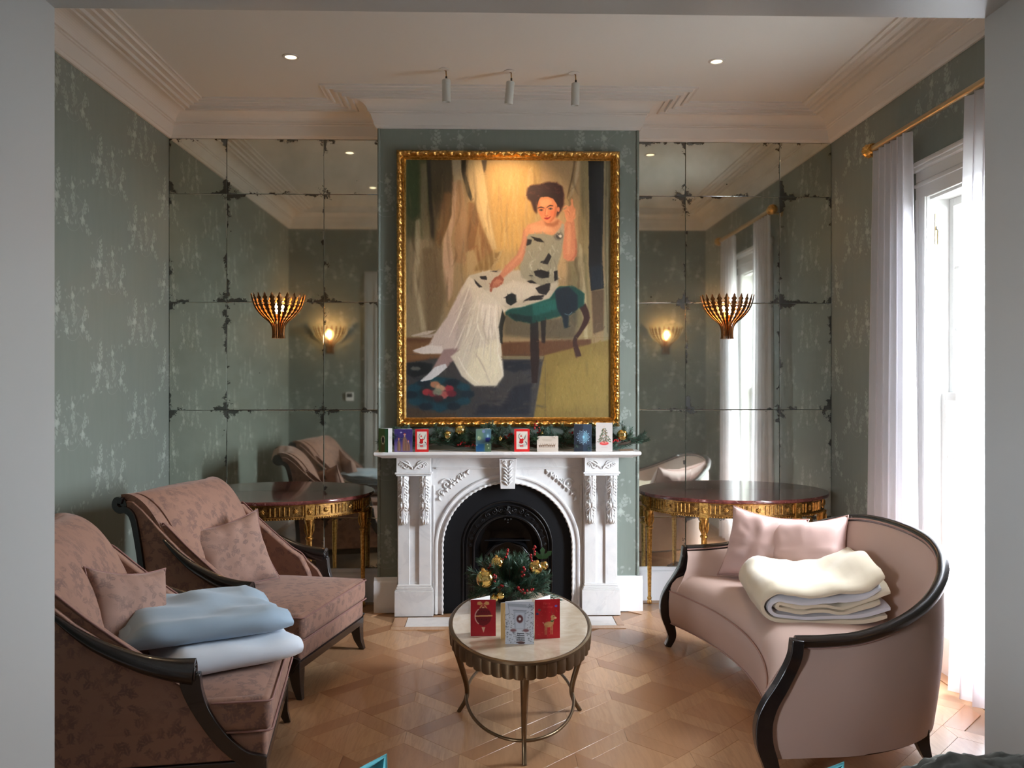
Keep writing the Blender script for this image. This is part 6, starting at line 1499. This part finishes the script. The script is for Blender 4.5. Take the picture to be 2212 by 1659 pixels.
def deer_im():
    r = R_((182, 18, 34), 140, 200); rn = random.Random(9); tan = (196, 146, 96)
    def word(s, x, y, k):
        for ch in s:
            for a in GLY[ch]: r.stroke([(x + a[0] * k, y - a[1] * k), (x + a[2] * k, y - a[3] * k)], [1.1, 1.1], (222, 120, 96), .9, .5, 3)
            x += 4.6 * k if ch in 'MCm' else (1.6 * k if ch == 'i' else 3.9 * k)
    word('Merry', 50, 26, 1.8); word('Christmas', 44, 44, 1.7)
    for (x, y, c) in ((14, 72, (46, 60, 120)), (118, 36, (96, 96, 190)), (26, 52, (70, 90, 80))): r.ell(x, y, 8, 6, c, .9, 1)
    for _ in range(26): r.ell(rn.uniform(4, 136), rn.uniform(50, 196), 1.8, 1.8, (220, 120, 80), .8, .6)
    # plain standing deer
    r.ell(76, 128, 26, 15, tan, 1, 1); r.poly([(84, 124), (92, 98), (108, 98), (104, 130)], tan, 1, 1); r.ell(102, 92, 14, 11, tan, 1, 1, rot=.3); r.ell(115, 97, 7, 5, (226, 190, 150), 1, .8)
    for x in (58, 66, 90, 98): r.poly([(x - 3, 134), (x + 3, 134), (x + 2, 180), (x - 2, 180)], tan, 1, .8)
    for s in (-1, 1): r.stroke([(101, 82), (102 + s * 9, 66), (102 + s * 7, 56)], [2.4, 1.6], (120, 80, 50), 1, .7)
    r.stroke([(50, 122), (44, 116)], [5, 3], (230, 210, 180), 1, 1, 3); r.ell(105, 90, 2, 2, (40, 20, 16), 1, .5); r.stroke([(88, 108), (96, 114), (106, 108)], [5, 5], (40, 92, 50), 1, 1)
    r.ell(64, 126, 10, 5, (222, 180, 134), .7, 2); return r.image('card_art')
def beige_im(): r = R_((206, 170, 112), 140, 200); r.ell(60, 80, 44, 60, (222, 190, 140), 1, 2); r.ell(60, 80, 38, 54, (208, 172, 116), 1, 2); return r.image('card_art')
def flat_im():
    r = R_((150, 130, 112), 160, 120); rn = random.Random(5)
    for _ in range(40): x, y = rn.uniform(0, 160), rn.uniform(0, 120); r.stroke([(x, y), (x + rn.uniform(-20, 20), y + rn.uniform(-10, 10))], [8, 4], rn.choice(((178, 110, 50), (96, 70, 56), (200, 190, 180))), .8, 1.5, 3)
    return r.image('card_art')
def xs(px, Y): 
    t = (px - 1106) / 1850; c, s = math.cos(R(-1.49)), math.sin(R(-1.49)); return Y * (t * c - s) / (c + t * s)
ZM = 1.1432; YC = 5.862
santa = santa_im()
def mc(px0, px1, top, name, label, im, open_=25, right=False, rz=0, grp=None, Y=YC):
    x0, x1 = xs(px0, Y), xs(px1, Y); h_ = (975 - top) / 1850 * Y; w_ = (x1 - x0) / max(.3, math.cos(rz)); return card(name, label, w_, h_, im, ((x1 if right else x0), Y, ZM), rz, open_, right, group=grp)
mc(818, 841, 924, 'greeting_card', 'green Christmas card with a wreath, at the left end of the mantel', wreath_im(), 38, False, R(-38))
mc(852, 891, 926, 'greeting_card', 'purple Christmas card showing three kings under a star', kings_im(), 22, False)
mc(897, 926, 926, 'greeting_card', 'red-bordered Father Christmas card beside the three kings card', santa, 20, False)
mc(1028, 1061, 926, 'greeting_card', 'blue-green card with candles and baubles at the middle of the mantel', candle_im(), 20, False)
mc(1111, 1144, 926, 'greeting_card', 'red-bordered Father Christmas card standing alone right of the mantel centre', santa, 20, False)
mc(1160, 1206, 942, 'greeting_card', 'low wide cream card with a reindeer sleigh scene', sleigh_im(), 15, False)
mc(1240, 1278, 916, 'greeting_card', 'dark blue gatefold card with a pale snowflake', flake_im(), 22, True)
mc(1287, 1323, 913, 'greeting_card', 'tall white card with a decorated Christmas tree', tree_im(), 20, True)
T = thing('greeting_card', 'brown patterned card lying flat at the right end of the mantel', 'card', (xs(1352, 5.88), 5.885, ZM), R(12)); mi = imgmat('flat_card_print', flat_im(), .5)
b = MB(); b.add([(-.055, -.035, .004), (.05, -.035, .004), (.06, .04, .012), (-.045, .04, .010)], [(0, 1, 2, 3)]); me = b.mesh('top_leaf', [mi], smooth=False); me.uv_layers.new(name='print'); print_quad(me, 0, [(0, 0), (1, 0), (1, 1), (0, 1)]); o = link('top_leaf', me, T); so_ = o.modifiers.new('thick', 'SOLIDIFY'); so_.thickness = .001
obj('under_leaf', MB().box(-.055, .05, -.036, .036, .0002, .0016), M['white'], T, smooth=False)
# cards on the coffee table
z0 = TH + .0005
card('greeting_card', 'crimson card with a gold bow and cut-out bauble on the coffee table', .116, .168, redbauble_im(), (-.088, 3.955, z0), 0, 40, False)
card('greeting_card', 'white snowy front door card at the centre of the coffee table', .128, .190, door_im(), (.070, 3.835, z0), R(-4), 22, False)
card('greeting_card', 'gold beige card tucked behind the snowy front door card', .10, .165, beige_im(), (.050, 3.91, z0), R(2), 14, False)
card('greeting_card', 'red card with a young deer on the coffee table, right of the snowy door card', .118, .180, deer_im(), (.205, 3.90, z0), R(9), 40, False)

# ------------------------------------------------------------------ foreground: sofa back below the frame, with cushions and a throw
FS = thing('foreground_sofa', 'grey linen sofa in the near room, its back just below the picture', 'sofa', (.55, 1.45, 0))
for nm_, q, bv in (('seat', (-1.35, 1.15, -.85, -.10, .18, .46), .03), ('backrest', (-1.35, 1.15, -.12, .05, .10, .915), .04), ('arm', (-1.55, -1.35, -.85, .06, .10, .62), .03), ('arm', (1.15, 1.35, -.85, .06, .10, .62), .03)): obj(nm_, MB().box(*q), M['greysofa'], FS, bevel=bv, seg=4)
for x in (-1.5, 1.3):
    for y in (-.8, 0): obj('leg', MB().lathe([(.001, 0), (.016, 0), (.024, .11), (.001, .11)], 14, (x, y, 0)), M['ebony'], FS)
make_pillow('scatter_cushion', 'turquoise cushion propped on the grey sofa, its corner entering the bottom of the view', .58, .58, .14, M['teal'], M['teal'], (-.37, 1.27, .700), (R(-10), R(-14), R(4)), 61, 'turquoise cushions')
make_pillow('scatter_cushion', 'turquoise cushion on the grey sofa, next to the dark throw', .56, .56, .14, M['teal'], M['teal'], (.31, 1.27, .722), (R(-10), R(-8), R(0)), 67, 'turquoise cushions')
def throw():
    b = MB(); NU, NV = 110, 60
    path = cr([(0, -.26, .60), (0, -.175, .82), (0, -.12, .955), (0, -.02, .985), (0, .065, .945), (0, .095, .80), (0, .10, .52)], NV + 1)
    def g(u, v):
        p = path[int(round(v * NV))]; x = lerp(.15, .95, u); n = noise.noise((x * 7, v * 6, 3)) * .016 + noise.noise((x * 30, v * 26, 1)) * .008 + noise.noise((x * 90, v * 90, 1)) * .004
        e = min(1, u * 9, (1 - u) * 9); return (x, p.y * 1.05 + n * .5, p.z + n - .035 * (1 - e))
    b.grid(g, NU, NV); o = obj('fur_throw', b, M['throw'], None, ang=180, loc=(.55, 1.45, .0)); s = o.modifiers.new('thick', 'SOLIDIFY'); s.thickness = .014; s.offset = -1; return o
tag(throw(), 'dark grey knobbly throw draped over the grey sofa back at the lower right corner', 'throw')
